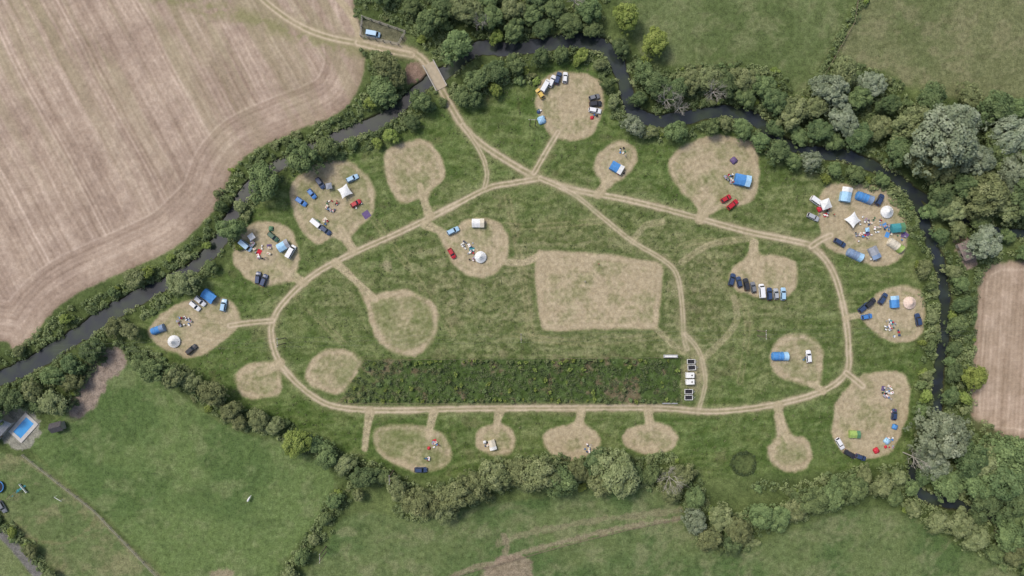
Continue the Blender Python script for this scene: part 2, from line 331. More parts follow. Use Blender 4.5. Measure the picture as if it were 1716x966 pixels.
sheet('dirt_track',trk,.02,'pale worn dirt tracks looping through the meadow','track')
dry=fc(rDa>3)
sheet('stubble_field',fc(mF>.5)&~trk&dry,.02,'pinkish tan harvested field with drill lines','field')
sheet('stubble_field',fc(mR>.5)&~trk&dry,.02,'small pale stubble field beside the river trees','field')
for i,m in enumerate(cmasks):
    sheet('mown_clearing',fc(m>.5)&~trk&dry,.02,'dry mown camping clearing in the meadow grass','clearing')
wm,nt,b=newmat('river_water')
n=nt.nodes.new('ShaderNodeTexNoise'); n.inputs['Scale'].default_value=.18; n.inputs['Detail'].default_value=7
tc=nt.nodes.new('ShaderNodeTexCoord'); nt.links.new(tc.outputs['Object'],n.inputs['Vector'])
cr=nt.nodes.new('ShaderNodeValToRGB'); cr.color_ramp.elements[0].position=.42; cr.color_ramp.elements[0].color=(.026,.032,.038,1); cr.color_ramp.elements[1].position=.72; cr.color_ramp.elements[1].color=(.045,.06,.036,1)
nt.links.new(n.outputs['Fac'],cr.inputs[0]); nt.links.new(cr.outputs[0],b.inputs['Base Color']); b.inputs['Roughness'].default_value=.12
n2_=nt.nodes.new('ShaderNodeTexNoise'); n2_.inputs['Scale'].default_value=2; bp=nt.nodes.new('ShaderNodeBump'); bp.inputs['Strength'].default_value=.15; nt.links.new(tc.outputs['Object'],n2_.inputs['Vector']); nt.links.new(n2_.outputs['Fac'],bp.inputs['Height']); nt.links.new(bp.outputs[0],b.inputs['Normal'])
Zs=Z.copy(); Z[...]=-.6
wo=sheet('river_water',fc(rDa<4),0,'dark still river winding around the meadow','river'); wo.data.materials[0]=wm
Z[...]=Zs
def gz(px,py):
    j=min(max(int((px-xs[0])/ST),0),NX-1); i=min(max(int((py-ys[0])/ST),0),NY-1)
    return float(Z[i,j])+.03
def samp(A,px,py):
    j=min(max(int((px-xs[0])/ST),0),NX-1); i=min(max(int((py-ys[0])/ST),0),NY-1); return float(A[i,j])
# ------------------------------------------------------------ foliage
def fol_mat(name,dark,mid,light,k=2.0):
    dark,mid,light=[tuple(v*k for v in c) for c in (dark,mid,light)]
    m,nt,b=newmat(name); L=nt.links.new
    a=nt.nodes.new('ShaderNodeAttribute'); a.attribute_name='tone'
    oi=nt.nodes.new('ShaderNodeObjectInfo')
    ad=nt.nodes.new('ShaderNodeMath'); ad.operation='MULTIPLY_ADD'; ad.inputs[1].default_value=.4; L(oi.outputs['Random'],ad.inputs[0]); 
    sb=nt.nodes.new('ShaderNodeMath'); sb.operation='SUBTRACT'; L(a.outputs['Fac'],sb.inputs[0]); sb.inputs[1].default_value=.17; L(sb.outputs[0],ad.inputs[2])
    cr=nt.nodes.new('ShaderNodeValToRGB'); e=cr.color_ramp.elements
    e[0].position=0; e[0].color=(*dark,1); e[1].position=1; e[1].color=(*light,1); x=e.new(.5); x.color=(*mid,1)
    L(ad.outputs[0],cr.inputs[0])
    hs=nt.nodes.new('ShaderNodeHueSaturation'); mr=nt.nodes.new('ShaderNodeMapRange'); mr.inputs[3].default_value=.485; mr.inputs[4].default_value=.515
    L(oi.outputs['Random'],mr.inputs[0]); L(mr.outputs[0],hs.inputs['Hue']); L(cr.outputs[0],hs.inputs['Color'])
    L(hs.outputs[0],b.inputs['Base Color']); b.inputs['Roughness'].default_value=.7; b.inputs['Specular IOR Level'].default_value=.15
    return m
FM={'g':fol_mat('mid_green_leaves',(.036,.054,.021),(.066,.092,.036),(.108,.14,.056)),
    'd':fol_mat('dark_green_leaves',(.028,.043,.018),(.05,.074,.03),(.084,.11,.046)),
    'y':fol_mat('yellow_green_leaves',(.06,.085,.02),(.115,.15,.035),(.18,.215,.06),1.6),
    's':fol_mat('silver_willow_leaves',(.065,.085,.048),(.125,.15,.092),(.2,.225,.155),1.6),
    'o':fol_mat('olive_leaves',(.045,.057,.024),(.088,.104,.044),(.145,.16,.075),1.9),
    'h':fol_mat('hedge_leaves',(.034,.048,.02),(.066,.088,.036),(.12,.142,.062),2.0)}
def leaves(cen,rad,cnt,ls,up=.0,tones=None,r=rng):
    n=len(cen); idx=np.repeat(np.arange(n),cnt); m=len(idx)
    d=r.normal(size=(m,3)); d[:,2]=np.where(r.random(m)<up,np.abs(d[:,2]),d[:,2]); d/=np.linalg.norm(d,axis=1)[:,None]
    p=cen[idx]+d*rad[idx]*(.7+.38*r.random(m))[:,None]
    nn=d+r.normal(size=(m,3))*.4; nn[:,2]+=.45; nn/=np.linalg.norm(nn,axis=1)[:,None]
    t=np.cross(nn,r.normal(size=(m,3))); t/=np.linalg.norm(t,axis=1)[:,None]; bt=np.cross(nn,t)
    l=(ls[idx] if np.ndim(ls) else np.full(m,ls))*(.6+.8*r.random(m)); t=t*l[:,None]*.6; bt=bt*l[:,None]*.42
    V=np.stack([p-t,p+bt,p+t,p-bt],1).reshape(-1,3)
    to=(tones[idx] if tones is not None else .5)+r.normal(size=m)*.1
    return V,np.repeat(to,4)
def quadmesh(name,V,tone,mat):
    nq=len(V)//4; me=bpy.data.meshes.new(name); me.vertices.add(len(V)); me.vertices.foreach_set('co',V.ravel())
    me.loops.add(nq*4); me.loops.foreach_set('vertex_index',np.arange(nq*4,dtype=np.int32)); me.polygons.add(nq)
    me.polygons.foreach_set('loop_start',np.arange(0,nq*4,4,dtype=np.int32)); me.polygons.foreach_set('loop_total',np.full(nq,4,np.int32))
    me.update(calc_edges=True); at=me.attributes.new('tone','FLOAT','POINT'); at.data.foreach_set('value',np.clip(tone,0,1)); me.materials.append(mat); return me
class MB:
    def __init__(s): s.v=[]; s.f=[]; s.m=[]
    def add(s,vs,fs,mi=0):
        o=len(s.v); s.v+= [tuple(v) for v in vs]; s.f+=[tuple(o+i for i in f) for f in fs]; s.m+=[mi]*len(fs)
    def box(s,c,d,mi=0,rz=0,taper=1):
        x,y,z=d[0]/2,d[1]/2,d[2]/2; vs=[]
        for k,(a,bb) in ((-1,(1,1)),(1,(taper,taper))):
            for sx,sy in ((-1,-1),(1,-1),(1,1),(-1,1)):
                px,py=sx*x*a,sy*y*bb; vs.append((c[0]+px*math.cos(rz)-py*math.sin(rz),c[1]+px*math.sin(rz)+py*math.cos(rz),c[2]+k*z))
        s.add(vs,[(3,2,1,0),(4,5,6,7),(0,1,5,4),(1,2,6,5),(2,3,7,6),(3,0,4,7)],mi)
    def cyl(s,p0,p1,r0,r1,n=8,mi=0,cap=True):
        p0=Vector(p0);p1=Vector(p1); d=(p1-p0).normalized(); a=d.orthogonal().normalized(); b2=d.cross(a); vs=[]
        for p,r in ((p0,r0),(p1,r1)):
            for i in range(n):
                t=2*math.pi*i/n; vs.append(p+a*math.cos(t)*r+b2*math.sin(t)*r)
        fs=[(i,(i+1)%n,n+(i+1)%n,n+i) for i in range(n)]
        if cap: fs+=[tuple(range(n-1,-1,-1)),tuple(range(n,2*n))]
        s.add(vs,fs,mi)
    def loft(s,secs,mi=0,cap=True):
        n=len(secs[0]); vs=[p for q in secs for p in q]; fs=[]
        for k in range(len(secs)-1):
            for i in range(n): fs.append((k*n+i,k*n+(i+1)%n,(k+1)*n+(i+1)%n,(k+1)*n+i))
        if cap: fs+=[tuple(range(n-1,-1,-1)),tuple(range((len(secs)-1)*n,len(secs)*n))]
        s.add(vs,fs,mi)
    def mesh(s,name,mats,smooth=False):
        me=bpy.data.meshes.new(name); me.from_pydata(s.v,[],s.f); me.update()
        for m in (mats if isinstance(mats,list) else [mats]): me.materials.append(m)
        me.polygons.foreach_set('material_index',s.m)
        if smooth: me.polygons.foreach_set('use_smooth',[True]*len(s.f))
        return me
bark=simple('bark',(.09,.07,.05),.9,0,.3); deadwood=simple('bleached_dead_wood',(.42,.39,.34),.85,0,.2)
def branch(mb,p,d,L,r,depth,R):
    q=p+d*L; mb.cyl(p,q,r,r*.6,5 if depth else 7,cap=False)
    if depth<=0: return
    for k in range(R.choice([3,3,4])):
        nd=(d+Vector((R.uniform(-1,1),R.uniform(-1,1),R.uniform(-.35,.6)))*.95).normalized()
        branch(mb,p.lerp(q,R.uniform(.55,1)),nd,L*R.uniform(.6,.85),r*.55,depth-1,R)
def trunk_mesh(k):
    R=random.Random(k); mb=MB(); mb.cyl((0,0,-.3),(0,0,.6),.13,.075,8)
    for i in range(6):
        a=i*1.05+R.random(); d=Vector((math.cos(a),math.sin(a),.9)).normalized(); branch(mb,Vector((0,0,.45+.03*i)),d,.42,.035,1,R)
    return mb.mesh('trunk',bark)
trunks=[trunk_mesh(k) for k in range(4)]
def crown_mesh(k,mat,kind):
    r=np.random.default_rng(k*17+3); nl=42 if kind!='s' else 60
    a=r.random(nl)*2*math.pi; rr=np.sqrt(r.random(nl))*.8; 
    lobew=1+.26*np.sin(a*2+k)+.17*np.sin(a*3+k*2)
    rr=rr*lobew
    z=.95+.62*np.sqrt(np.clip(1-(rr/.95)**2,0,1))*(.7+.4*r.random(nl))
    cen=np.stack([np.cos(a)*rr,np.sin(a)*rr,z],1)
    lr=(.11+.2*r.random(nl)) if kind!='s' else (.1+.13*r.random(nl)); rad=np.stack([lr,lr,lr*.75],1)
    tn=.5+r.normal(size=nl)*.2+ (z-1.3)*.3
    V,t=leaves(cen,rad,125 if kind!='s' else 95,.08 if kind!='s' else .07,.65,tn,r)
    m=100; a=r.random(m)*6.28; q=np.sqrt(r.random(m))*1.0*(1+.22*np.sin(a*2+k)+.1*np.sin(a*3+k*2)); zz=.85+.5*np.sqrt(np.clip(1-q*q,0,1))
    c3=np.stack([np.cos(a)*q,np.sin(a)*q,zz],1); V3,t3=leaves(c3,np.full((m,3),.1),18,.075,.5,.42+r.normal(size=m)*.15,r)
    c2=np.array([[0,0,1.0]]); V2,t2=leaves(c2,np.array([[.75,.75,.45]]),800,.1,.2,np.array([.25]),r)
    return quadmesh('crown',np.vstack([V,V2,V3]),np.concatenate([t,t2,t3]),mat)
NSH=8
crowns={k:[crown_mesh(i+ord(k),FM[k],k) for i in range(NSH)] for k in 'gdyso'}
desc={'g':'leafy mid green tree','d':'dense dark green tree','y':'bright yellow green tree','s':'pale silvery willow tree','o':'olive green hedgerow tree'}
ntree=0
placed=[]
def tree(px,py,rp_,kd,hf=1.0,where=None):
    global ntree
    belt=px<735 and samp(rDa,px,py)<48 and py<520 and py>60
    rp_*=(1.1*random.uniform(.85,1.15)) if not belt else random.uniform(.72,1.0)
    if kd=='g': kd=random.choice('ggggggoodo')if rp_>13 else random.choice('gggoy')
    elif kd=='d': kd=random.choice('dddgo')
    R=rp_*S; zc=R*1.25*hf
    k=1-zc/H; gx=858+(px-858)*k; gy=483+(py-483)*k
    x,y=W(gx,gy)
    e=bpy.data.objects.new('tree',None); col.objects.link(e); e.location=(x,y,max(gz(gx,gy)-.1,-.5)); 
    sc_=R*k/.97; e.rotation_euler=(0,0,random.random()*6.28); e.scale=(sc_*random.uniform(.85,1.15),sc_*random.uniform(.85,1.15),sc_*hf*random.uniform(.85,1.15))
    big='tall ' if R>6.6 else ('small ' if R<2.8 else '')
    e['label']=big+desc[kd]+' '+(where or ('on the river bank' if samp(rDa,px,py)<45 else 'in the field boundary')); e['category']='tree'; e['group']='trees around the meadow'
    e.empty_display_size=.5
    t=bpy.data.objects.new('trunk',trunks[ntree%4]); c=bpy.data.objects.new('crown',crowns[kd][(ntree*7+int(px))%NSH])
    for o in (t,c): col.objects.link(o); o.parent=e
    ntree+=1; placed.append((px,py,rp_))
TL=[
(640,150,32,'g'),(662,128,24,'o'),(622,172,16,'g'),(648,112,20,'o'),(704,168,28,'g'),(690,205,14,'d'),(655,228,14,'g'),(632,240,12,'g'),
(505,262,28,'g'),(545,246,24,'g'),(480,238,11,'g'),(440,306,30,'g'),(385,384,22,'g'),(400,345,12,'g'),(352,446,14,'g'),(305,474,26,'g'),(225,466,20,'o'),(590,240,12,'g'),(565,198,9,'g'),(362,325,9,'o'),(245,458,12,'g'),(345,412,8,'g'),(370,345,14,'d'),
(215,555,18,'g'),(190,548,12,'g'),(150,588,17,'d'),(120,612,18,'d'),(88,630,18,'g'),(55,655,20,'d'),(20,670,20,'d'),(88,676,18,'g'),(-20,690,20,'d'),(118,640,13,'g'),(60,676,12,'g'),
(235,610,17,'g'),(262,622,20,'g'),(290,632,18,'o'),(318,640,17,'g'),(355,660,18,'o'),(385,690,15,'g'),(400,708,13,'o'),(430,705,15,'g'),(460,715,14,'o'),(497,742,19,'y'),(525,745,13,'g'),(548,765,17,'g'),(578,780,19,'o'),(610,800,18,'g'),(640,800,15,'g'),(665,820,15,'o'),
(765,78,26,'g'),(640,-8,14,'d'),(690,10,16,'d'),(720,35,20,'g'),(745,10,20,'d'),(780,15,24,'o'),(820,28,22,'g'),(858,15,20,'o'),(862,50,18,'g'),(895,20,20,'g'),(930,12,18,'g'),(910,45,16,'d'),(955,38,17,'g'),(985,15,18,'d'),(992,48,15,'g'),(820,-10,24,'g'),(900,-20,24,'d'),(832,62,13,'g'),
(1050,28,24,'y'),(1097,72,21,'y'),(1042,78,14,'d'),
(775,162,18,'g'),(800,132,20,'g'),(830,120,18,'d'),(862,106,17,'g'),(795,165,14,'d'),(830,150,13,'g'),(905,96,13,'g'),(940,90,12,'g'),(975,92,11,'g'),(1005,108,10,'d'),(1018,142,10,'g'),(1028,170,10,'g'),(968,104,6,'y'),
(1063,210,18,'s'),(1135,220,19,'g'),(1090,222,11,'g'),(1195,212,13,'g'),(1215,206,14,'o'),(1245,216,15,'g'),(1275,236,15,'g'),(1305,254,16,'d'),(1278,245,9,'y'),(1360,270,18,'s'),(1330,270,13,'g'),(1385,300,9,'y'),(1400,284,13,'g'),(1435,292,13,'d'),(1340,228,15,'g'),(1300,215,13,'d'),(1480,300,11,'g'),
(1078,120,16,'d'),(1100,140,20,'g'),(1130,152,20,'d'),(1160,135,20,'g'),(1190,130,20,'g'),(1215,140,22,'d'),(1245,132,20,'o'),(1280,142,22,'g'),(1300,170,20,'d'),(1250,162,17,'g'),(1330,188,22,'d'),(1365,180,20,'g'),(1395,150,22,'s'),(1415,118,18,'o'),(1465,140,20,'s'),(1440,165,20,'g'),(1415,198,26,'s'),(1375,218,17,'d'),(1440,228,19,'d'),(1475,214,20,'g'),(1490,175,18,'d'),(1530,205,28,'o'),(1510,248,24,'d'),(1545,270,22,'g'),(1560,165,20,'d'),(1400,238,14,'g'),(1070,165,12,'d'),
(1590,230,48,'s'),(1610,205,30,'s'),(1640,270,32,'s'),(1580,280,26,'g'),(1620,310,26,'d'),(1655,325,28,'o'),(1700,225,36,'s'),(1705,290,30,'s'),(1680,255,26,'g'),(1745,260,36,'g'),(1690,350,22,'d'),(1650,408,26,'s'),(1578,325,24,'d'),(1600,350,22,'g'),(1740,330,32,'d'),(1780,210,32,'s'),(1670,180,24,'d'),(1630,160,22,'g'),(1710,180,20,'d'),(1730,420,16,'g'),(1566,352,15,'g'),(1645,372,15,'g'),(1690,395,13,'d'),(1605,385,16,'g'),(1580,395,13,'d'),
(1600,455,12,'d'),(1612,475,12,'g'),(1612,510,14,'d'),(1606,545,14,'g'),(1602,585,15,'d'),(1600,625,14,'g'),(1594,665,15,'d'),(1550,450,10,'g'),(1562,480,9,'d'),(1564,530,9,'g'),(1560,580,9,'g'),(1554,630,9,'d'),(1552,665,10,'y'),(1636,633,21,'y'),(1618,668,10,'y'),(1546,690,11,'g'),(1540,445,6,'y'),(1546,575,6,'y'),(1548,625,6,'y'),(1594,605,9,'g'),(1598,530,8,'g'),
(1585,733,46,'s'),(1570,775,30,'s'),(1625,770,30,'g'),(1660,775,28,'d'),(1695,765,28,'g'),(1640,810,26,'d'),(1590,812,24,'g'),(1685,805,28,'d'),(1730,790,30,'g'),(1552,798,18,'d'),(1715,840,26,'d'),(1655,840,22,'g'),(1610,880,20,'o'),(1575,876,20,'o'),(1690,900,22,'g'),(1740,890,26,'d'),(1640,905,18,'g'),(1700,930,20,'o'),(1670,930,16,'g'),(1740,950,22,'g'),(1690,868,20,'d'),(1640,866,16,'g'),(1548,722,12,'g'),(1528,818,12,'g'),(1716,875,18,'g'),
(705,845,27,'o'),(740,850,28,'o'),(765,830,25,'g'),(795,815,24,'o'),(830,795,24,'o'),(870,790,22,'o'),(905,795,28,'o'),(935,805,24,'g'),(965,790,18,'o'),(1000,775,18,'g'),(1035,795,36,'o'),(1010,810,22,'o'),(1065,800,20,'g'),(1090,795,15,'g'),(1140,800,20,'o'),(1125,825,18,'g'),(1165,835,16,'g'),(1165,875,24,'s'),(1190,905,22,'o'),(1210,870,20,'g'),(1240,890,22,'g'),(1228,915,16,'d'),(1275,865,22,'g'),(1305,870,20,'d'),(1335,855,20,'o'),(1365,840,20,'g'),(1400,830,22,'g'),(1430,820,20,'g'),(1450,800,15,'o'),(1480,815,18,'g'),(1505,800,12,'d'),(1500,835,12,'g'),(1530,855,12,'o'),
(560,840,11,'g'),(545,870,11,'g'),(525,905,11,'o'),(505,935,12,'g'),(485,965,12,'o'),(600,830,12,'d'),(20,893,8,'g'),(50,925,9,'o'),(84,965,9,'g'),
(30,588,10,'g'),(110,535,9,'g'),(190,490,9,'g'),(285,432,8,'g')]
for t in TL: tree(*t)
print('TREES',ntree)
def bush_mesh(k,mat):
    r=np.random.default_rng(k+900); nl=10; a=r.random(nl)*6.28; rr=np.sqrt(r.random(nl))*.62*(1+.3*np.sin(a*2+k))
    cen=np.stack([np.cos(a)*rr,np.sin(a)*rr,.45+.25*r.random(nl)],1); lr=.22+.2*r.random(nl)
    V,t=leaves(cen,np.stack([lr,lr,lr],1),90,.15,.7,.5+r.normal(size=nl)*.17,r); return quadmesh('bush',V,t,mat)
bm=[bush_mesh(i,FM[k]) for i,k in enumerate('ggyohgoyog')]
cnt=0; tries=0; bl=[]
def bush(x,y,r,lab=None):
    o=bpy.data.objects.new('bush',bm[random.randrange(10)]); col.objects.link(o); X_,Y_=W(x,y); o.location=(X_,Y_,gz(x,y)-.1); q=r*S; o.scale=(q*random.uniform(.8,1.25),q,q*random.uniform(.7,1.1)); o.rotation_euler=(0,0,random.random()*6)
    o['label']=lab or ('rounded green bush in the riverside scrub' if samp(rDa,x,y)<50 else 'rounded green bush in the field hedge'); o['category']='bush'; o['group']='bushes in the hedges and scrub'
for k in range(24):
    t=k/23; P_=catmull([(1464,-30),(1446,0),(1418,45),(1375,125),(1345,165)],6); q=P_[int(t*(len(P_)-1))]; bush(q[0]+random.uniform(-1,1),q[1]+random.uniform(-2,2),random.uniform(4,6)); cnt+=1
while cnt<290 and tries<30000:
    tries+=1; x=random.uniform(-100,1816); y=random.uniform(-60,1020)
    r=random.uniform(4,11)
    if samp(UM,x,y)<-2 or samp(rDa,x,y)<r*.9 or samp(tm,x,y)>.1: continue
    if any((x-a)**2+(y-b_)**2<(c_*.8)**2 for a,b_,c_ in placed): continue
    if any((x-a)**2+(y-b_)**2<(c_+r)**2*.45 for a,b_,c_ in bl): continue
    if samp(mC,x,y)>0 : continue
    bush(x,y,r); bl.append((x,y,r)); cnt+=1
def scatter(name,mask,step_px,hmin,hmax,rmin,rmax,per,label,cat,mat=FM['h'],ls=.42,tb=.5,seed=0):
    ii,jj=np.nonzero(mask); k=int(len(ii)*ST*ST/(step_px**2)); s=rng.choice(len(ii),k,replace=False)
    i=ii[s];j=jj[s]; px=X[i,j]+rng.uniform(-.8,.8,k); py=Y[i,j]+rng.uniform(-.8,.8,k)
    r=rng.uniform(rmin,rmax,k); h=rng.uniform(hmin,hmax,k)*(.6+.8*fbm(px,py,25,3,200))
    cen=np.stack([(px-858)*S,(483-py)*S,Z[i,j]+h*.45],1)
    tn=np.clip(tb+(fbm(px,py,40,4,210)-.5)*1.5+rng.normal(size=k)*.14,0,1)
    V,t=leaves(cen,np.stack([r,r,h*.55],1),per,ls,.85,tn)
    o=bpy.data.objects.new(name,quadmesh(name,V,t,mat)); col.objects.link(o); o['kind']='stuff'; o['label']=label; o['category']=cat; return k
um_ok=(UM+ed*1.6>-1)&(rDa>2.5)&(tm<.05)&(mC<.01)&((fbm(X,Y,22,3,260)>.4)|(rDa>70))&(dP>24)
scatter('undergrowth',um_ok|((HT>-1)&(tm<.05)),6.2,.4,1.7,.5,1.3,32,'tangled green scrub along the river banks','undergrowth',FM['h'],.4,.56)
scatter('waterside_reeds',(rDa>-1.0)&(rDa<6)&(tm<.05)&(n2>.45),6,.3,.9,.35,.7,22,'fringe of reeds at the river edge','reeds',FM['o'],.35,.5)
scatter('compound_weeds',(dC<-2)&(n2>.34),6.0,.2,.9,.4,1.0,15,'tall weeds between saplings inside the fence','weeds',fol_mat('weed_leaves',(.045,.064,.028),(.085,.11,.048),(.15,.17,.08),1.0),.32,.48)
rm=(np.abs(dP-19.5)<2.2); scatter('pond_rushes',rm,3.5,.3,.8,.3,.5,20,'ring of dark rushes round a small pond','rushes',FM['d'],.28,.1)
mt=(dI<-6)&(tm<.02)&(mm<.05)&(dC>6)&(dP>24)&(um<.2)
for m in cmasks: mt&=(m<.05)
tus=mt&((streak*.3+n2*.3+ n3*.3+n1*.2+hst*.1)<.62)
scatter('meadow_tussocks',tus,12,.12,.35,.3,.6,8,'coarse tussocks of long meadow grass','grass',fol_mat('tussock_grass',(.09,.118,.045),(.125,.15,.062),(.18,.19,.098),1.0),.3,.45)
sm=[bush_mesh(50+i,FM['y']) for i in range(3)]; ns=0
for row,(ya,yb) in enumerate([(608,605),(622,620),(640,638),(655,654),(670,672)]):
    xx=610-row*10
    while xx<1132:
        xx+=random.uniform(7,14) if row in(0,4) else random.uniform(12,30)
        if row==2 and random.random()<.35: continue
        if random.random()<.1: continue
        y=ya+(yb-ya)*(xx-600)/530+random.uniform(-2.5,2.5)*(1 if row in(0,4) else 2.4); q=random.uniform(2.6,5.4)*S
        if xx>1134: break
        o=bpy.data.objects.new('sapling',sm[ns%3] if random.random()<.45 else bm[random.choice([0,1,5,6])]); col.objects.link(o); a,b_=W(xx,y); o.location=(a,b_,gz(xx,y)-.05); o.scale=(q,q,q*1.5); o.rotation_euler=(0,0,xx)
        o['label']='young yellow green sapling planted in a row'; o['category']='sapling'; o['group']='saplings planted inside the fence'; ns+=1
for i,(x,y,r) in enumerate([(1113,172,5.0),(1190,160,4.5),(1522,762,4.2),(1118,795,5.5),(962,8,4),(808,45,3.5),(1135,185,3.5)]):
    R=random.Random(i+5); mb=MB(); mb.cyl((0,0,-.3),(0,0,2.5),.2,.15,8)
    me=mb.mesh('trunk',deadwood); mb=MB()
    for k in range(7):
        a=k*.9+R.random()*.5; branch(mb,Vector((0,0,1.8+.2*k)),Vector((math.cos(a),math.sin(a),.45+.1*R.random())).normalized(),r*.42,.085,3,R)
    e=bpy.data.objects.new('dead_tree',None); col.objects.link(e); zc=3; k=1-zc/H; gx=858+(x-858)*k; gy=483+(y-483)*k; a,b_=W(gx,gy)
    e.location=(a,b_,gz(gx,gy)); e.scale=(1,1,2.3)
    e['label']='bare bleached dead tree standing among green trees'; e['category']='dead tree'
    for nm,m_ in (('trunk',me),('branches',mb.mesh('branches',deadwood))):
        o=bpy.data.objects.new(nm,m_); col.objects.link(o); o.parent=e
# ------------------------------------------------------------ object materials
P={}
def paint(nm,c,rough=.3,metal=0): P[nm]=simple(nm+'_paint',c,rough,metal,.04,2,.5)
for nm,c in dict(white=(.72,.73,.74),silver=(.38,.4,.43),grey=(.17,.18,.2),black=(.03,.032,.04),navy=(.035,.06,.13),blue=(.06,.2,.5),red=(.42,.02,.03),yellow=(.6,.42,.1),green=(.04,.1,.06),lightblue=(.34,.52,.68)).items(): paint(nm,c)
Fb={}
for nm,c in dict(white=(.7,.71,.7),cream=(.62,.57,.46),blue=(.08,.25,.55),lightblue=(.34,.55,.74),navy=(.04,.07,.17),green=(.1,.22,.12),lime=(.3,.42,.12),teal=(.06,.26,.29),purple=(.13,.09,.2),red=(.5,.03,.05),grey=(.3,.32,.36),peach=(.68,.54,.45),yellow=(.65,.45,.06),dark=(.03,.03,.035),bluegrey=(.2,.28,.42),orange=(.6,.2,.04)).items(): Fb[nm]=simple(nm+'_fabric',c,.8,0,.14,1.5,.15)
glass=simple('dark_glass',(.02,.025,.03),.08,0,.1,1,.6); rubber=simple('tyre_rubber',(.02,.02,.02),.9); alloy=simple('alloy_rim',(.4,.4,.42),.35,.8); lampm=simple('headlight_lens',(.7,.72,.74),.15); tailm=simple('tail_light_lens',(.35,.02,.02),.2)
steel=simple('galvanised_steel',(.42,.43,.44),.5,.5); wood=simple('weathered_timber',(.22,.17,.12),.9,0,.3,4); pole_m=simple('creosoted_pole',(.16,.12,.09),.9,0,.3); conc=simple('pale_concrete',(.42,.4,.36),.9,0,.15,1.5); plast=simple('white_plastic',(.75,.75,.72),.5); wirem=simple('dull_wire',(.16,.17,.15),.8)
import bmesh
def bev(me,off=.05,seg=2):
    b=bmesh.new(); b.from_mesh(me); bmesh.ops.bevel(b,geom=[e for e in b.edges if e.is_manifold and e.calc_face_angle(0)>.5],offset=off,segments=seg,affect='EDGES',clamp_overlap=True); b.to_mesh(me); b.free(); return me
def inset_quad(q,f,off):
    q=[Vector(p) for p in q]; c=sum(q,Vector())/4; n=(q[1]-q[0]).cross(q[3]-q[0]).normalized(); return [c+(p-c)*f+n*off for p in q]
def wheel_parts(xw,yw,r):
    mb=MB(); mb.cyl((0,-.11,0),(0,.11,0),r,r,16); t=mb.mesh('tyre',rubber)
    mb=MB(); mb.cyl((0,-.125,0),(0,.125,0),r*.6,r*.55,12); ri=mb.mesh('rim',alloy)
    return t,ri
TY,RI=wheel_parts(0,0,.32)
def car_model(L,Wd,Hh,xb0,xb1,xt0,xt1,van=False):
    w=Wd/2; zs=.92 if not van else 1.05; st=[(-L/2,.78,.42,zs-.2),(-L/2+.14,.94,.3,zs-.03),(-L*.3,1,.24,zs+.02),(0,1,.22,zs+.02),(L*.28,1,.24,zs-.02),(L/2-.4,.96,.26,zs-.12),(L/2-.1,.85,.3,zs-.25),(L/2,.66,.38,zs-.36)]
    secs=[]
    for x,k,z0,z1 in st:
        a=w*k; secs.append([(x,-a*.92,z0),(x,-a,z0+.12),(x,-a,z1-.14),(x,-a*.88,z1),(x,0,z1+.035),(x,a*.88,z1),(x,a,z1-.14),(x,a,z0+.12),(x,a*.92,z0)])
    mb=MB(); mb.loft(secs)
    wb=w*.9; wt=w*(.74 if not van else .84)
    B=[(xb0,-wb,zs-.06),(xb1,-wb,zs-.06),(xb1,wb,zs-.06),(xb0,wb,zs-.06)]; Tt=[(xt0,-wt,Hh),(xt1,-wt,Hh),(xt1,wt,Hh),(xt0,wt,Hh)]
    mc=MB(); mc.add(B+Tt,[(3,2,1,0),(4,5,6,7),(0,1,5,4),(1,2,6,5),(2,3,7,6),(3,0,4,7)])
    cab=bev(mc.mesh('c',P['white']),.07,2)
    mb.add([tuple(v.co) for v in cab.vertices],[tuple(p.vertices) for p in cab.polygons])
    for s_ in(-1,1): mb.box((xb1-.25,s_*(w+.08),zs+.02),(.12,.2,.13))
    body=mb.mesh('body',P['white'],False)
    parts=[('body',body,-1,(0,0,0))]
    def g(nm,q,f=.86):
        m_=MB(); m_.add(inset_quad(q,f,.018),[(0,1,2,3)]); parts.append((nm,m_.mesh(nm,glass),-1,(0,0,0)))
    g('windscreen',[B[1],B[2],Tt[2],Tt[1]],.9); g('rear_window',[B[3],B[0],Tt[0],Tt[3]],.84 if not van else .6)
    g('side_window',[B[0],B[1],Tt[1],Tt[0]],.84); g('side_window',[B[2],B[3],Tt[3],Tt[2]],.84)
    for sx in(-1,1):
        for sy in(-1,1):
            parts.append(('wheel',None,-1,(sx*L*.31,sy*(w-.1),.32)))
            k=len(parts)-1; parts.append(('tyre',TY,k,(0,0,0))); parts.append(('rim',RI,k,(0,0,0)))
    for s_ in(-1,1):
        m_=MB(); m_.box((L/2-.14,s_*w*.6,zs-.3),(.14,.3,.12)); parts.append(('headlight',m_.mesh('headlight',lampm),-1,(0,0,0)))
        m_=MB(); m_.box((-L/2+.03,s_*w*.66,zs-.14),(.1,.2,.16)); parts.append(('tail_light',m_.mesh('tail_light',tailm),-1,(0,0,0)))
    return parts
M={'hatchback':car_model(4.1,1.76,1.48,-1.95,.95,-1.45,.25),'estate':car_model(4.7,1.84,1.5,-2.25,1.1,-1.85,.4),'saloon':car_model(4.6,1.82,1.44,-1.7,1.05,-1.0,.3),'suv':car_model(4.6,1.9,1.72,-2.2,1.05,-1.9,.5),'van':car_model(5.2,2.0,2.1,-2.5,1.9,-2.42,1.35,True)}
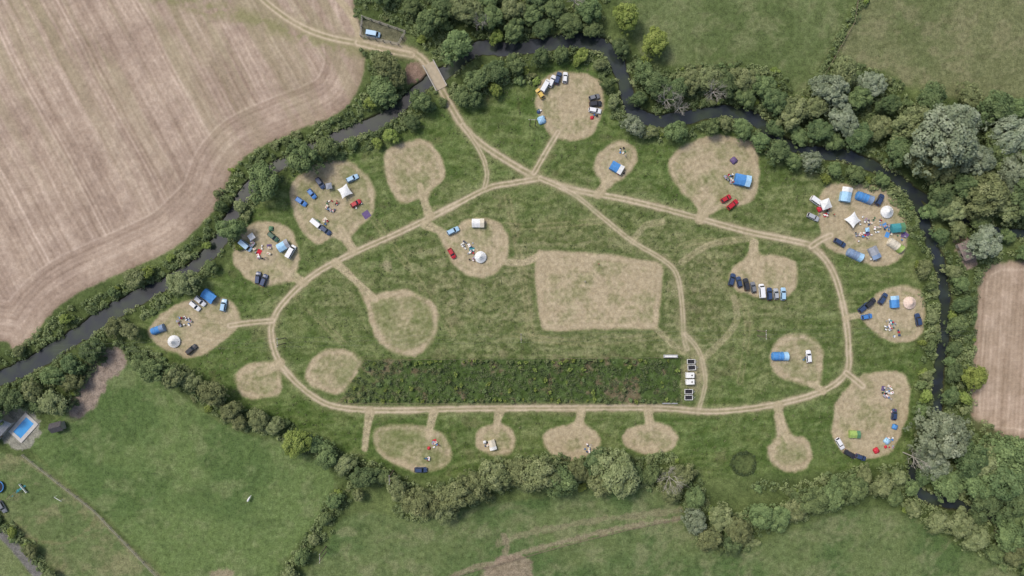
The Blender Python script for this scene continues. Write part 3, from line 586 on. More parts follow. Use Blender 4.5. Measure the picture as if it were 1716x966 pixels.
def place(parts,name,px,py,ang,label,cat,group=None,override=None,scale=1,z=0,root_mesh=None,hz=0):
    k=1-hz/H; px=858+(px-858)*k; py=483+(py-483)*k
    e=bpy.data.objects.new(name,root_mesh); col.objects.link(e); x,y=W(px,py); e.location=(x,y,gz(px,py)+z); e.rotation_euler=(0,0,math.radians(ang))
    e.scale=(scale,)*3 if not isinstance(scale,tuple) else scale
    e['label']=label; e['category']=cat
    if group: e['group']=group
    obs=[]
    for (nm,me,pi,loc) in parts:
        o=bpy.data.objects.new(nm,me); col.objects.link(o); o.parent=e if pi<0 else obs[pi]; o.location=loc; obs.append(o)
        if override and nm in override:
            for s_ in o.material_slots[:1]: s_.link='OBJECT'; s_.material=override[nm]
    return e
CN={'white':'white','silver':'silver','grey':'grey','black':'black','navy':'dark blue','blue':'bright blue','red':'red','yellow':'yellow','green':'dark green','lightblue':'pale blue'}
def car(kind,c,x,y,a,ctx='parked on the mown camping clearing'):
    place(M[kind],'parked_'+('van' if kind=='van' else 'car'),x,y,a,f"{CN[c]} {kind if kind!='suv' else 'off-roader'} {ctx}",'van' if kind=='van' else 'car','vehicles parked at the campsite',{'body':P[c]},.92,0,None,.9)
cars=[('hatchback','yellow',905,157,125),('van','white',914,144,60),('estate','white',925,136,65),('estate','navy',935,131,72),('hatchback','white',947,130,85),
('hatchback','grey',996,163,15),('suv','black',998,174,5),('estate','white',997,185,-10),
('hatchback','red',1217,333,30),('estate','red',1228,343,40),
('estate','silver',1363,364,-25),('suv','navy',1475,335,60),('estate','navy',1408,407,-30),('van','white',1369,338,-35),
('estate','navy',1227,469,75),('hatchback','navy',1239,473,102),('suv','black',1251,477,100),('hatchback','grey',1263,482,100),('van','white',1277,488,95),('estate','navy',1290,493,92),('hatchback','silver',1301,493,95),('estate','lightblue',1313,493,90),
('estate','navy',1448,516,40),('suv','black',1459,508,40),('estate','navy',1480,501,55),('hatchback','blue',1453,531,10),('suv','navy',1539,536,100),
('estate','white',1356,598,95),('hatchback','navy',1499,695,85),('estate','white',1408,744,-60),('suv','black',1425,762,-30),('hatchback','navy',1443,767,-20),
('estate','lightblue',590,299,25),('hatchback','blue',522,325,-50),('estate','navy',536,307,-55),('estate','blue',504,338,-35),('hatchback','red',596,341,30),('van','white',531,376,-40),('estate','navy',545,386,-38),
('van','lightblue',411,412,-40),('estate','green',457,397,-40),('van','white',487,422,60),('suv','navy',432,466,85),('suv','navy',442,470,70),
('estate','white',326,513,-40),('estate','white',335,505,-40),('suv','lightblue',374,512,80),('estate','black',320,586,40),
('estate','lightblue',759,387,25),('hatchback','red',757,425,-60),('estate','navy',705,788,0),
]
for c_ in cars: car(*c_)
car('van','lightblue',625,57,-10,'parked inside the fenced track side yard')
car('estate','grey',3,850,-60,'parked on the garden grass edge')
poleM=simple('tent_pole',(.3,.28,.25),.5,.3)
def tunnel(L,Wd,Hh):
    def prof(x,k,n=14): return [(x,math.cos(math.pi*i/n)*Wd/2*k,math.sin(math.pi*i/n)**.8*Hh*k) for i in range(n+1)]
    mb=MB(); n=13; secs=[]
    for i in range(n): 
        x=-L/2+L*.68*i/(n-1); secs.append(prof(x,1-.05*math.sin(math.pi*((i%4)/4)))) 
    secs[0]=prof(-L/2,.8); secs.insert(0,prof(-L/2-.25,.4))
    mb.loft(secs); a=mb.mesh('canopy',Fb['blue'])
    mb=MB(); secs=[]
    for i in range(6): secs.append(prof(L*.18+.01+L*.32*i/5,1.02-.04*math.sin(math.pi*i/5)-.0*i))
    secs.append(prof(L/2+.2,.75)); mb.loft(secs); p=mb.mesh('porch',Fb['lightblue'])
    mb=MB()
    for x in(-L/2,-L*.16,L*.18,L/2):
        q=prof(x,1.035); 
        for i in range(len(q)-1): mb.cyl(q[i],q[i+1],.03,.03,4,cap=False)
    r=mb.mesh('tent_pole',poleM)
    mb=MB()
    for x in(-L/2,0,L/2):
        for s_ in(-1,1): mb.cyl((x,s_*Wd*.42,Hh*.6),(x,s_*(Wd/2+.9),0),.015,.015,3)
    g=mb.mesh('guy_rope',plast)
    return [('canopy',a,-1,(0,0,0)),('porch',p,-1,(0,0,0)),('tent_pole',r,-1,(0,0,0)),('guy_rope',g,-1,(0,0,0))]
def dome():
    mb=MB(); n=24; secs=[]
    for k in range(7):
        t=k/6*math.pi/2*.97; r=math.cos(t)*1.5; z=math.sin(t)*1.35; secs.append([(math.cos(2*math.pi*i/n)*r*(1+.12*math.cos(8*math.pi*i/n+math.pi)*math.cos(t)),math.sin(2*math.pi*i/n)*r*(1+.12*math.cos(8*math.pi*i/n+math.pi)*math.cos(t)),z) for i in range(n)])
    mb.loft(secs); a=mb.mesh('canopy',Fb['green'],True); mb=MB()
    for a0 in(math.pi/4,3*math.pi/4):
        pts=[(math.cos(a0)*1.7*math.cos(t),math.sin(a0)*1.7*math.cos(t),1.4*math.sin(t)+.01) for t in [math.pi*i/12 for i in range(13)]]
        for i in range(12): mb.cyl(pts[i],pts[i+1],.025,.025,4,cap=False)
    r=mb.mesh('tent_pole',poleM); mb=MB(); mb.add([(1.42,-.4,.05),(1.42,.4,.05),(1.12,.28,.95),(1.12,-.28,.95)],[(0,1,2,3)]); d=mb.mesh('door',Fb['dark'])
    return [('canopy',a,-1,(0,0,0)),('tent_pole',r,-1,(0,0,0)),('door',d,-1,(0,0,0))]
def bell(R=2.5,Hh=2.9):
    n=32; mb=MB(); secs=[]
    for r,z in((1,.75),(.72,1.2),(.42,1.85),(.15,2.6),(.02,Hh)):
        secs.append([(math.cos(2*math.pi*i/n)*R*r*(1.0 if i%2 else .965),math.sin(2*math.pi*i/n)*R*r*(1.0 if i%2 else .965),z-(0 if i%2 else .04)) for i in range(n)])
    mb.loft(secs); a=mb.mesh('canopy',Fb['white']); mb=MB()
    mb.loft([[(math.cos(2*math.pi*i/n)*R*k,math.sin(2*math.pi*i/n)*R*k,z) for i in range(n)] for k,z in((.95,0),(.96,.74))],cap=False); w_=mb.mesh('wall',Fb['cream'])
    mb=MB(); mb.cyl((0,0,0),(0,0,Hh+.15),.04,.04,6); p=mb.mesh('centre_pole',wood)
    mb=MB()
    for i in range(16):
        t=2*math.pi*i/16; mb.cyl((math.cos(t)*R,math.sin(t)*R,.75),(math.cos(t)*(R+1),math.sin(t)*(R+1),0),.015,.015,3)
    g=mb.mesh('guy_rope',plast); mb=MB(); t=.0
    mb.add([(R*.985,-.5,.02),(R*.985,.5,.02),(R*.8,.12,1.15),(R*.8,-.12,1.15)],[(0,1,2,3)]); d=mb.mesh('door',Fb['dark'])
    return [('canopy',a,-1,(0,0,0)),('wall',w_,-1,(0,0,0)),('centre_pole',p,-1,(0,0,0)),('guy_rope',g,-1,(0,0,0)),('door',d,-1,(0,0,0))]
def gazebo(s=1.5):
    mb=MB(); e=s
    mb.loft([[(-e,-e,2.0),(e,-e,2.0),(e,e,2.0),(-e,e,2.0)],[(-e,-e,2.2),(e,-e,2.2),(e,e,2.2),(-e,e,2.2)],[(-.4*e,-.4*e,2.62),(.4*e,-.4*e,2.62),(.4*e,.4*e,2.62),(-.4*e,.4*e,2.62)],[(-.02,-.02,2.95),(.02,-.02,2.95),(.02,.02,2.95),(-.02,.02,2.95)]],cap=False)
    a=mb.mesh('canopy',Fb['white']); out=[('canopy',a,-1,(0,0,0))]; mb=MB(); mb.cyl((0,0,0),(0,0,2.05),.03,.03,6); l=mb.mesh('leg',steel)
    for sx in(-1,1):
        for sy in(-1,1): out.append(('leg',l,-1,(sx*(e-.06),sy*(e-.06),0)))
    return out
def sail(s=2.1):
    mb=MB(); n=8; vs=[]; 
    for i in range(n+1):
        for j in range(n+1):
            u=i/n*2-1; v=j/n*2-1; pu=u*(1-.16*(1-v*v)); pv=v*(1-.16*(1-u*u)); vs.append((pu*s,pv*s,1.9+.55*(u*v)+.35*(1-u*u)*(1-v*v)))
    mb.add(vs,[(i*(n+1)+j,(i+1)*(n+1)+j,(i+1)*(n+1)+j+1,i*(n+1)+j+1) for i in range(n) for j in range(n)]); a=mb.mesh('canopy',Fb['white'],True); out=[('canopy',a,-1,(0,0,0))]
    for sx,sy in((-1,-1),(1,1),(-1,1),(1,-1)):
        h=2.45 if sx*sy>0 else 1.35; mb=MB(); mb.cyl((0,0,0),(0,0,h),.03,.03,6); out.append(('pole',mb.mesh('pole',wood),-1,(sx*s,sy*s,0)))
    return out
def frame_tent(L,Wd):
    mb=MB(); 
    prof=lambda x:[(x,-Wd/2,0),(x,-Wd/2*.96,1.5),(x,-Wd*.06,2.15),(x,Wd*.06,2.15),(x,Wd/2*.96,1.5),(x,Wd/2,0)]
    mb.loft([prof(-L/2),prof(-L/6),prof(L/6-.01)]); a=mb.mesh('canopy',Fb['blue'])
    mb=MB(); pr=lambda x:[(x,-Wd/2*1.04,1.45),(x,-Wd/2*.98,1.56),(x,-Wd*.06,2.2),(x,Wd*.06,2.2),(x,Wd/2*.98,1.56),(x,Wd/2*1.04,1.45)]
    mb.loft([pr(L/6),pr(L/2)],cap=False); b2=mb.mesh('awning',Fb['white'])
    mb=MB(); mb.cyl((0,0,0),(0,0,1.5),.025,.025,6); l=mb.mesh('pole',steel)
    return [('canopy',a,-1,(0,0,0)),('awning',b2,-1,(0,0,0)),('pole',l,-1,(L/2-.05,Wd/2-.05,0)),('pole',l,-1,(L/2-.05,-Wd/2+.05,0))]
TN={'tunnel':tunnel(5.2,3.0,2.0),'dome':dome(),'bell':bell(),'gazebo':gazebo(),'sail':sail(),'frame':frame_tent(4.8,3.4)}
FN={'white':'white','cream':'cream','blue':'bright blue','lightblue':'pale blue','navy':'navy','green':'green','lime':'lime green','teal':'teal','purple':'purple','red':'red','grey':'grey','peach':'peach coloured','yellow':'yellow','bluegrey':'blue grey','orange':'orange','dark':'dark'}
tents=[('dome','lightblue','blue',908,200,20,1.1),('dome','navy','blue',903,186,0,.5),
('frame','blue','white',1034,281,-30,1.0),('dome','purple','purple',1232,268,40,.9),('frame','blue','lightblue',1245,302,-12,1.2),
('frame','lightblue','white',1419,326,80,1.1),('tunnel','blue','bluegrey',1451,331,-20,1.15),('bell','white','white',1489,355,10,.95),('sail','white','white',1429,369,40,1.05),('gazebo','white','white',1382,343,20,1.2),('dome','red','red',1377,350,30,.8),
('frame','teal','green',1506,382,5,1.0),('tunnel','bluegrey','lightblue',1435,427,-25,1.1),('frame','grey','bluegrey',1467,424,-65,.95),('tunnel','cream','lime',1503,411,-35,1.1),('gazebo','lightblue','white',1455,385,10,.5),
('frame','blue','lightblue',1501,506,95,.9),('bell','peach','cream',1527,508,0,.95),('tunnel','blue','lightblue',1309,598,0,1.1),
('frame','lime','green',1434,729,0,.8),('dome','red','red',1472,757,30,.8),('dome','blue','lightblue',1503,717,70,.75),('dome','lightblue','blue',1490,741,50,.85),('dome','red','orange',1488,751,20,.4),
('sail','white','white',578,321,30,1.0),('gazebo','grey','grey',551,312,10,.75),('gazebo','white','white',421,397,35,.75),('dome','green','lime',452,383,0,.7),('frame','lightblue','grey',474,412,30,.95),
('frame','blue','blue',349,497,-35,1.05),('tunnel','blue','bluegrey',262,553,20,.95),('bell','white','white',289,573,0,.95),
('frame','white','cream',801,374,0,.95),('bell','white','cream',805,431,0,.9),('frame','cream','white',825,747,-75,.75),('gazebo','white','white',812,742,10,.35),('dome','red','red',718,753,0,.45),('dome','red','red',993,196,0,.5),('dome','green','green',530,372,-40,.6)]
for k,c1,c2,x,y,a,s_ in tents:
    nm={'tunnel':'tunnel_tent','dome':'dome_tent','bell':'bell_tent','gazebo':'gazebo','sail':'canvas_canopy','frame':'frame_tent'}[k]
    place(TN[k],nm,x,y,a,f"{FN[c1]} {nm.replace('_',' ')} pitched on dry mown grass",'tent' if k not in('gazebo','sail') else k.replace('sail','canopy'),'tents on the campsite clearings',{'canopy':Fb[c1],'porch':Fb[c2],'awning':Fb[c2],'wall':Fb[c2]},s_*.9,0,None,1.5)
def chair(c):
    mb=MB(); mb.box((0,0,.42),(.5,.5,.05)); mb.box((-.25,0,.7),(.05,.5,.5)); 
    for sx in(-1,1):
        for sy in(-1,1): mb.cyl((sx*.22,sy*.25,0),(-sx*.1,sy*.25,.6),.015,.015,4,1)
    return mb.mesh('camping_chair',[Fb[c],steel])
def table(c):
    mb=MB(); mb.box((0,0,.7),(1.2,.7,.04))
    for sx in(-1,1):
        for sy in(-1,1): mb.cyl((sx*.52,sy*.28,0),(sx*.5,sy*.28,.68),.02,.02,4,1)
    mb.box((.2,.1,.79),(.3,.2,.14),2); return mb.mesh('folding_table',[c,steel,Fb['red']])
def cool(c):
    mb=MB(); mb.box((0,0,.2),(.6,.4,.38)); mb.box((0,0,.42),(.64,.44,.07),1); mb.box((0,0,.5),(.3,.04,.04),1); return mb.mesh('cool_box',[Fb[c],plast])
def blanket(c):
    mb=MB(); n=6; vs=[(i/n*1.8-.9,j/n*1.4-.7,.06+.03*math.sin(i*1.7+j*2.1)) for i in range(n+1) for j in range(n+1)]; mb.add(vs,[(i*(n+1)+j,(i+1)*(n+1)+j,(i+1)*(n+1)+j+1,i*(n+1)+j+1) for i in range(n) for j in range(n)]); return mb.mesh('picnic_blanket',Fb[c])
GEAR={'camping_chair':[(c,chair(c)) for c in('navy','red','blue','dark','green','white','grey')],'folding_table':[('white',table(plast)),('grey',table(Fb['grey'])),('cream',table(Fb['cream']))],'cool_box':[(c,cool(c)) for c in('blue','red','dark','white')],'picnic_blanket':[(c,blanket(c)) for c in('blue','purple','red','teal','cream')]}
def gear(x,y,r,n,ring=False):
    for i in range(n):
        t=random.random()*6.28; q=r*(math.sqrt(random.random()) if not ring else random.uniform(.75,1)); a=x+q*math.cos(t); b_=y+q*math.sin(t)
        nm=random.choices(list(GEAR),[6,2,3,.8])[0]; c,me=random.choice(GEAR[nm])
        place([],nm,a,b_,math.degrees(t)+random.uniform(-40,220),f"{FN[c]} {nm.replace('_',' ')} at a camp on dry grass",nm.split('_')[1] if nm!='cool_box' else 'cool box','camping gear around the tents',None,random.uniform(.85,1.1),0,me)
for g in [(1042,252,7,6),(1222,298,8,16),(1455,378,22,26),(1440,395,12,10),(1380,352,12,12),(1490,385,10,10),(1490,545,11,20),(1500,560,8,4),(1487,657,10,22),(1497,690,5,5),(1492,742,9,7),(1350,605,6,3),(556,345,10,16,True),(600,343,8,4),(440,420,14,12),(420,405,8,5),(310,536,12,18),(290,573,9,3),(783,415,13,18),(792,432,8,6),(728,745,6,7),(715,770,5,5),(812,744,6,5),(986,751,7,8),(904,186,4,4),(1000,190,6,5),(1465,435,8,4),(545,378,9,5),(1510,395,8,6),(1040,288,8,5)]: gear(*g)
mat_=MB(); mat_.add([(x_*1.2,y_*1.2,.05) for x_,y_ in((-1,-1),(1,-1),(1,1),(-1,1))],[(0,1,2,3)]); mat_.box((0,0,.03),(2.3,2.3,.03))
place([],'groundsheet',614,360,35,'square dark purple groundsheet pegged on the grass','groundsheet',None,None,1,0,mat_.mesh('groundsheet',Fb['purple']))
# ---------------- people / horse via skin
def skin(name,V,E,R,mats,zf=None):
    me=bpy.data.meshes.new(name); me.from_pydata(V,E,[]); o=bpy.data.objects.new(name,me); col.objects.link(o)
    m=o.modifiers.new('s','SKIN'); 
    for i,v in enumerate(me.skin_vertices[0].data): v.radius=(R[i],R[i]); v.use_root=(i==0)
    o.modifiers.new('u','SUBSURF').levels=1
    dg=bpy.context.evaluated_depsgraph_get(); me2=bpy.data.meshes.new_from_object(o.evaluated_get(dg)); bpy.data.objects.remove(o)
    me2.materials.clear(); me2.name=name
    for x_ in mats: me2.materials.append(x_)
    for p in me2.polygons: p.use_smooth=True; p.material_index=zf(p.center) if zf else 0
    return me2
skinm=simple('skin',(.5,.32,.24),.6); hairm=simple('brown_hair',(.06,.04,.025),.8)
def person_mesh(top,bot):
    V=[(0,0,.95),(0,0,1.15),(0,0,1.38),(0,0,1.5),(.01,0,1.62),(.02,0,1.72)]; E=[(0,1),(1,2),(2,3),(3,4),(4,5)]; R=[.14,.13,.15,.06,.09,.07]
    for s_ in(-1,1):
        b_=len(V); V+=[(0,s_*.1,.88),(.03,s_*.12,.48),(s_*.08,s_*.12,.08),(s_*.08+.16,s_*.13,.04)]; R+=[.095,.065,.045,.035]; E+=[(0,b_),(b_,b_+1),(b_+1,b_+2),(b_+2,b_+3)]
        b_=len(V); V+=[(0,s_*.2,1.38),(.03,s_*.28,1.1),(.18,s_*.3,.9),(.24,s_*.3,.86)]; R+=[.06,.045,.033,.03]; E+=[(2,b_),(b_,b_+1),(b_+1,b_+2),(b_+2,b_+3)]
        for k in range(5): V.append((.30+(.02 if k in(1,2) else 0)-(.05 if k==4 else 0),s_*(.27+k*.018 if k<4 else .25),.83+.005*k)); R.append(.009); E.append((b_+3,len(V)-1))
    def zf(c): 
        if c.z>1.66 or (c.z>1.56 and c.x<-.01): return 3
        if c.z>1.46 or (abs(c.y)>.22 and c.z<1.12): return 2
        return 0 if c.z>.92 else 1
    return skin('person',V,E,R,[Fb[top],Fb[bot],skinm,hairm],zf)
pm=[('white','navy',person_mesh('white','navy')),('red','dark',person_mesh('red','dark')),('blue','grey',person_mesh('blue','grey'))]
for i,(x,y) in enumerate([(980,472),(1003,443),(1048,262),(1452,400),(1396,360),(1484,548),(1490,668),(566,338),(548,352),(446,432),(302,542),(777,405),(790,420),(735,745),(716,768),(990,745),(1228,306)]):
    t,b_,me=pm[i%3]; place([],'person',x,y,i*77,f"person in {FN[t]} top and {FN[b_]} trousers standing on grass",'person',None,None,1,0,me)
V=[(0,0,1.2),(-.55,0,1.2),(-.8,0,1.15),(.4,0,1.2),(.65,0,1.3),(.95,0,1.1),(1.15,0,.7),(1.3,0,.4),(-.95,0,.8)]; E=[(0,1),(1,2),(0,3),(3,4),(4,5),(5,6),(6,7),(2,8)]; R=[.32,.33,.22,.3,.22,.16,.13,.08,.05]
for s_ in(-1,1):
    b_=len(V); V+=[(.45,s_*.2,.8),(.45,s_*.2,.45),(.45,s_*.2,.05)]; R+=[.12,.07,.06]; E+=[(3,b_),(b_,b_+1),(b_+1,b_+2)]
    b_=len(V); V+=[(-.6,s_*.22,.85),(-.75,s_*.22,.5),(-.68,s_*.22,.05)]; R+=[.16,.08,.06]; E+=[(1,b_),(b_,b_+1),(b_+1,b_+2)]
horse=skin('horse',V,E,R,[plast])
place([],'horse',419,835,60,'white horse grazing alone in the green pasture','horse',None,None,1,0,horse)
# ---------------- fences
def fence(pts,label,post=8.0,hgt=1.3,closed=False,mat=wood,name='fence',rails=2,th=.12):
    P_=list(pts)+([pts[0]] if closed else []); e=bpy.data.objects.new(name,None); col.objects.link(e); a0=W(*P_[0]); e.location=(*a0,0); e['label']=label; e['category']='fence'
    mb=MB(); mb.box((0,0,hgt/2-.1),(th,th,hgt+.2)); pmz=mb.mesh('post',mat); rm_=MB(); n=0
    for a,b_ in zip(P_[:-1],P_[1:]):
        L=math.dist(a,b_)
        k=max(1,round(L*S/ (post*.4)))
        prev=None
        for i in range(k+1):
            t=i/k; x,y=a[0]+(b_[0]-a[0])*t,a[1]+(b_[1]-a[1])*t; wx_,wy_=W(x,y); z=gz(x,y)
            if (i<k or not closed) and n<100: o=bpy.data.objects.new('post',pmz); col.objects.link(o); o.parent=e; o.location=(wx_-a0[0],wy_-a0[1],z); n+=1
            if prev:
                for r in range(rails):
                    hz_=hgt*(.95-.45*r); rm_.cyl((prev[0]-a0[0],prev[1]-a0[1],prev[2]+hz_),(wx_-a0[0],wy_-a0[1],z+hz_),th*.35,th*.35,4)
            prev=(wx_,wy_,z)
    o=bpy.data.objects.new('rail',rm_.mesh('rail',mat)); col.objects.link(o); o.parent=e
fence([(612,603),(1140,599),(1141,677),(568,675)],'timber post and rail fence around the planted plot',10,1.4,True,wood,'fence',1,.1)
gw=simple('grey_timber',(.3,.28,.25),.9,0,.2)
fence([(608,30),(680,55),(668,76),(605,62)],'grey timber fence around a small yard by the track',7,2.0,True,gw,'fence',3,.2)
fence([(40,762),(160,855),(270,970),(300,1010)],'timber fence between garden and green pasture',10,1.3,False,gw,'fence',2,.16)
fence([(760,965),(860,938),(950,912),(1060,885),(1140,868)],'wire fence crossing the pasture',12,1.2)
fence([(1446,-60),(1430,40),(1376,135)],'fence line in the boundary hedge',12,1.2)
# ---------------- trailers
def trailer(kind):
    out=[]; mb=MB(); mb.box((0,0,.5),(2.9,1.7,.14)); mb.cyl((1.45,.6,.5),(2.3,0,.5),.05,.05,6); mb.cyl((1.45,-.6,.5),(2.3,0,.5),.05,.05,6); mb.cyl((2.25,0,.5),(2.5,0,.5),.07,.07,6); out.append(('chassis',mb.mesh('chassis',steel),-1,(0,0,0)))
    mb=MB()
    if kind=='open':
        mb.box((0,0,.6),(2.7,1.5,.05),1)
        for s_ in(-1,1): mb.box((0,s_*.84,.85),(2.9,.12,.6)); mb.box((s_*1.42,0,.85),(.12,1.56,.6))
    else:
        mb.box((0,0,1.5),(3.0,1.9,1.8)); mb.box((0,0,2.43),(2.8,1.7,.06)); mb.box((.6,0,2.5),(.5,.5,.1),1)
    out.append(('box' if kind!='open' else 'load_bed',mb.mesh('load_bed',[plast,Fb['dark']]),-1,(0,0,0)))
    for s_ in(-1,1): out.append(('wheel',TY,-1,(0,s_*.98,.32)))
    return out
TRO,TRB=trailer('open'),trailer('box')
for x,y,k,a in((1157,606,TRO,0),(1154,628,TRB,0),(1154,639,TRB,2),(1153,656,TRO,0),(1153,666,TRO,0),(1158,616,TRO,3)):
    place(k,'trailer',x,y,a,'white framed open trailer by the plot fence' if k is TRO else 'white box trailer parked by the plot fence','trailer','trailers beside the fenced plot',None,.9,0)
mb=MB(); mb.box((0,0,.5),(4.8,1.0,.9)); mb.box((0,0,.97),(4.9,1.1,.06),1); mb.box((0,0,1.03),(4.2,.5,.05)); 
place([],'storage_container',1123,597,0,'long low white storage unit beside the fence','container',None,None,.95,0,mb.mesh('storage_container',[plast,steel]))
mb=MB(); mb.box((0,0,.3),(5,.25,.6)); mb.box((0,0,.63),(5.1,.32,.06),1)
place([],'water_trough',1122,676,0,'narrow metal water trough beside the fence','trough',None,None,1,0,mb.mesh('water_trough',[steel,steel]))
# ---------------- power poles + wires
def hpole():
    out=[]; 
    mb=MB(); mb.cyl((0,0,0),(0,0,8.5),.16,.11,8); pm_=mb.mesh('post',pole_m); out+=[('post',pm_,-1,(0,-.9,0)),('post',pm_,-1,(0,.9,0))]
    mb=MB(); mb.box((0,0,8.1),(.12,3.0,.14)); out.append(('crossarm',mb.mesh('crossarm',conc),-1,(0,0,0)))
    mb=MB(); 
    for z in(0,.12,.24): mb.cyl((0,0,z),(0,0,z+.08),.08,.05,8)
    i_=mb.mesh('insulator',plast)
    for y in(-1.4,0,1.4): out.append(('insulator',i_,-1,(0,y,8.2)))
    return out
HP=hpole(); pp=[(100,585),(470,573),(873,566),(1278,560),(1700,553)]
for x,y in pp[1:4]+[(893,205),(655,800),(540,930)]:
    place(HP,'power_pole',x,y,90 if (x,y)==(893,205) else 1,'wooden double power pole with crossarm in the meadow','power pole','power line poles',None,1,0,None,5)
for k in(-1.4,0,1.4):
    mb=MB(); prev=None
    for a,b_ in zip(pp[:-1],pp[1:]):
        for i in range(16):
            t=i/16; t2=(i+1)/16; f=lambda t:(lambda q:(q[0]*(1-5/H),q[1]*(1-5/H)+k,8.45-1.2*4*t*(1-t)))(W(a[0]+(b_[0]-a[0])*t,a[1]+(b_[1]-a[1])*t)); mb.cyl(f(t),f(t2),.014,.014,4,cap=False)
    o=bpy.data.objects.new('overhead_wire',mb.mesh('overhead_wire',wirem)); col.objects.link(o); o['label']='thin grey overhead power wire crossing the meadow'; o['category']='wire'; o['group']='overhead power wires'
# ---------------- bridge
x,y=W(729,128); ang=math.atan2(-(160-100),(745-713)); 
e=bpy.data.objects.new('bridge',None); col.objects.link(e); e.location=(x,y,.12); e.rotation_euler=(0,0,ang); e['label']='small concrete track bridge over the river'; e['category']='bridge'
mb=MB(); mb.box((0,0,-.1),(9.5,3.6,.3)); o=bpy.data.objects.new('deck',mb.mesh('deck',simple('dusty_deck',tuple(lin((172,160,138))*AK),.95,0,.12,.8))); col.objects.link(o); o.parent=e
for s_ in(-1,1):
    mb=MB(); mb.box((0,0,.45),(9.5,.22,.8)); mb.box((0,0,.9),(9.7,.32,.1)); o=bpy.data.objects.new('parapet',mb.mesh('parapet',conc)); col.objects.link(o); o.parent=e; o.location=(0,s_*1.95,0)
# ---------------- garden things
poolw=simple('pool_water',(.06,.3,.64),.1,0,.1,.5); pave=simple('pale_paving',(.48,.46,.43),.85,0,.12,1)
e=bpy.data.objects.new('swimming_pool',None); col.objects.link(e); e.location=(*W(40,717),.12); e.rotation_euler=(0,0,math.radians(48)); e['label']='rectangular blue swimming pool with pale paving surround'; e['category']='swimming pool'
mb=MB(); 
for s_ in(-1,1): mb.box((0,s_*2.3,.05),(8.6,1.2,.14)); mb.box((s_*3.8,0,.05),(1.0,3.4,.14))
o=bpy.data.objects.new('paving',mb.mesh('paving',pave)); col.objects.link(o); o.parent=e
mb=MB(); mb.box((0,0,.01),(6.59,3.39,.04)); o=bpy.data.objects.new('water',mb.mesh('water',poolw)); col.objects.link(o); o.parent=e
def house(px,py,a,L,Wd,h,label,nm,rc):
    e=bpy.data.objects.new(nm,None); col.objects.link(e); e.location=(*W(px,py),0); e.rotation_euler=(0,0,math.radians(a)); e['label']=label; e['category']=nm.replace('_',' ')
    mb=MB(); mb.box((0,0,h/2),(L,Wd,h)); mb.add([(-L/2,-Wd/2,h),(-L/2,Wd/2,h),(-L/2,0,h+Wd*.4),(L/2,-Wd/2,h),(L/2,Wd/2,h),(L/2,0,h+Wd*.4)],[(0,2,1),(3,4,5)]); o=bpy.data.objects.new('wall',mb.mesh('wall',simple(nm+'_wall',(.4,.36,.3),.9))); col.objects.link(o); o.parent=e
    mb=MB(); r=Wd*.4; t=.12
    for s_ in(-1,1):
        a_=[(-L/2-.3,0,h+r+.03),(L/2+.3,0,h+r+.03),(L/2+.3,s_*(Wd/2+.35),h-.22),(-L/2-.3,s_*(Wd/2+.35),h-.22)]; mb.add(a_+[(p[0],p[1],p[2]+t) for p in a_],[(0,1,2,3),(7,6,5,4),(2,6,7,3),(0,3,7,4),(1,5,6,2)])
    o=bpy.data.objects.new('roof',mb.mesh('roof',simple(nm+'_roof',rc,.9,0,.25,3))); col.objects.link(o); o.parent=e
    mb=MB(); mb.box((-L*.2,-Wd/2-.02,1.0),(.9,.06,2.0)); o=bpy.data.objects.new('door',mb.mesh('door',wood)); col.objects.link(o); o.parent=e
    mb=MB(); mb.box((L*.2,-Wd/2-.02,1.4),(1.2,.06,.9)); o=bpy.data.objects.new('window',mb.mesh('window',glass)); col.objects.link(o); o.parent=e
house(2,716,48,9,5,2.6,'grey roofed pool house beside the paved patio','pool_house',(.34,.34,.35))
house(101,714,15,3.6,2.6,2.1,'small dark roofed garden shed under trees','garden_shed',(.08,.075,.08))
house(1614,420,-65,5.5,3.6,2.2,'small brown roofed field shelter beside the stubble field','field_shelter',(.26,.2,.18))
mb=MB(); n=24
for i in range(n):
    t=2*math.pi*i/n; t2=2*math.pi*(i+1)/n; mb.cyl((math.cos(t)*1.9,math.sin(t)*1.9,.8),(math.cos(t2)*1.9,math.sin(t2)*1.9,.8),.16,.16,6)
fr_=mb.mesh('pad_ring',Fb['blue']); mb=MB(); mb.cyl((0,0,.76),(0,0,.8),1.8,1.8,24); bd=mb.mesh('bed',Fb['dark']); mb=MB()
for i in range(6):
    t=i*math.pi/3; mb.cyl((math.cos(t)*1.9,math.sin(t)*1.9,0),(math.cos(t)*1.9,math.sin(t)*1.9,.75),.04,.04,6)
place([('pad_ring',fr_,-1,(0,0,0)),('bed',bd,-1,(0,0,0)),('leg',mb.mesh('leg',steel),-1,(0,0,0))],'trampoline',-1,815,0,'round trampoline with blue edge padding on lawn','trampoline')
mb=MB(); mb.cyl((-2,0,2.2),(2,0,2.2),.07,.07,6)
for sx in(-2,2):
    for sy in(-1,1): mb.cyl((sx,sy*1.1,0),(sx,0,2.2),.06,.06,6)
f1=mb.mesh('frame',wood); mb=MB()
for xx in(-.9,.9): mb.box((xx,0,.5),(.5,.25,.05)); mb.cyl((xx-.22,0,.5),(xx-.22,0,2.2),.015,.015,4); mb.cyl((xx+.22,0,.5),(xx+.22,0,2.2),.015,.015,4)
f2=mb.mesh('swing_seat',Fb['teal']); mb=MB(); mb.add([(2,-.3,1.3),(2,.3,1.3),(4.4,.3,.1),(4.4,-.3,.1)],[(0,1,2,3)]); mb.box((2.1,0,1.25),(.8,.8,.1))
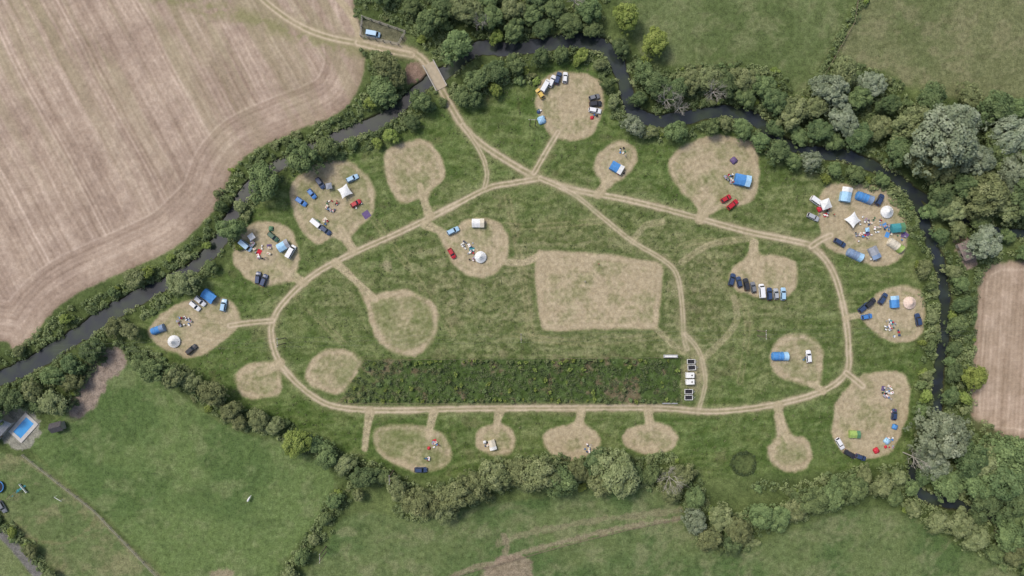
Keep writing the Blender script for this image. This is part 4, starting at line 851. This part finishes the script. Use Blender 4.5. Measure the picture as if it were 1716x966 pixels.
f3=mb.mesh('slide',Fb['teal']); place([('frame',f1,-1,(0,0,0)),('swing_seat',f2,-1,(0,0,0)),('slide',f3,-1,(0,0,0))],'swing_set',26,828,40,'timber swing set with teal slide on lawn','swing set')
mb=MB(); mb.cyl((0,-1.2,0),(0,-1.2,1.6),.06,.06,6); mb.cyl((0,1.2,0),(0,1.2,1.6),.06,.06,6); mb.cyl((0,-1.2,1.6),(0,1.2,1.6),.06,.06,6); mb.cyl((-1,-1.2,0),(-1,1.2,0),.05,.05,6); mb.cyl((0,-1.2,1.6),(-1,-1.2,0),.05,.05,6); mb.cyl((0,1.2,1.6),(-1,1.2,0),.05,.05,6)
place([],'football_goal',101,834,60,'small white football goal on the garden lawn','goal',None,None,1,0,mb.mesh('football_goal',plast))
for x,y in((38,815),(43,821)): place([],'garden_bench',x,y,-50,'white garden bench on the lawn','bench',None,None,1.3,0,(lambda q:(q.box((0,0,.45),(1.6,.45,.06)),q.box((0,.22,.75),(1.6,.05,.45)),[q.box((s_*.7,0,.22),(.07,.4,.44)) for s_ in(-1,1)],q.mesh('garden_bench',plast))[-1])(MB()))
# ------------------------------------------------------------ light / camera
w=bpy.data.worlds.new('World'); sc.world=w; w.use_nodes=True; nt=w.node_tree; bg=nt.nodes['Background']
sk=nt.nodes.new('ShaderNodeTexSky'); sk.sky_type='NISHITA'; sk.sun_disc=False; sk.sun_elevation=math.radians(55); sk.sun_rotation=math.radians(-50); sk.dust_density=4; sk.air_density=1.0; sk.ozone_density=1
nt.links.new(sk.outputs[0],bg.inputs[0]); bg.inputs[1].default_value=.15
sl=bpy.data.lights.new('sun','SUN'); sl.energy=2.0; sl.angle=math.radians(14); sl.color=(1,.95,.88); so=bpy.data.objects.new('sun',sl); col.objects.link(so)
d=Vector((math.sin(math.radians(-50))*math.cos(math.radians(55)),math.cos(math.radians(-50))*math.cos(math.radians(55)),math.sin(math.radians(55))))
so.rotation_euler=d.to_track_quat('Z','Y').to_euler(); so.location=d*300
cd=bpy.data.cameras.new('camera'); cam=bpy.data.objects.new('camera',cd); col.objects.link(cam); cam.location=(0,0,H); cd.angle=2*math.atan(171.6/H); cd.clip_end=12000; cd.clip_start=1; sc.camera=cam
sc.view_settings.view_transform='Standard'; sc.view_settings.look='None'; sc.view_settings.exposure=0
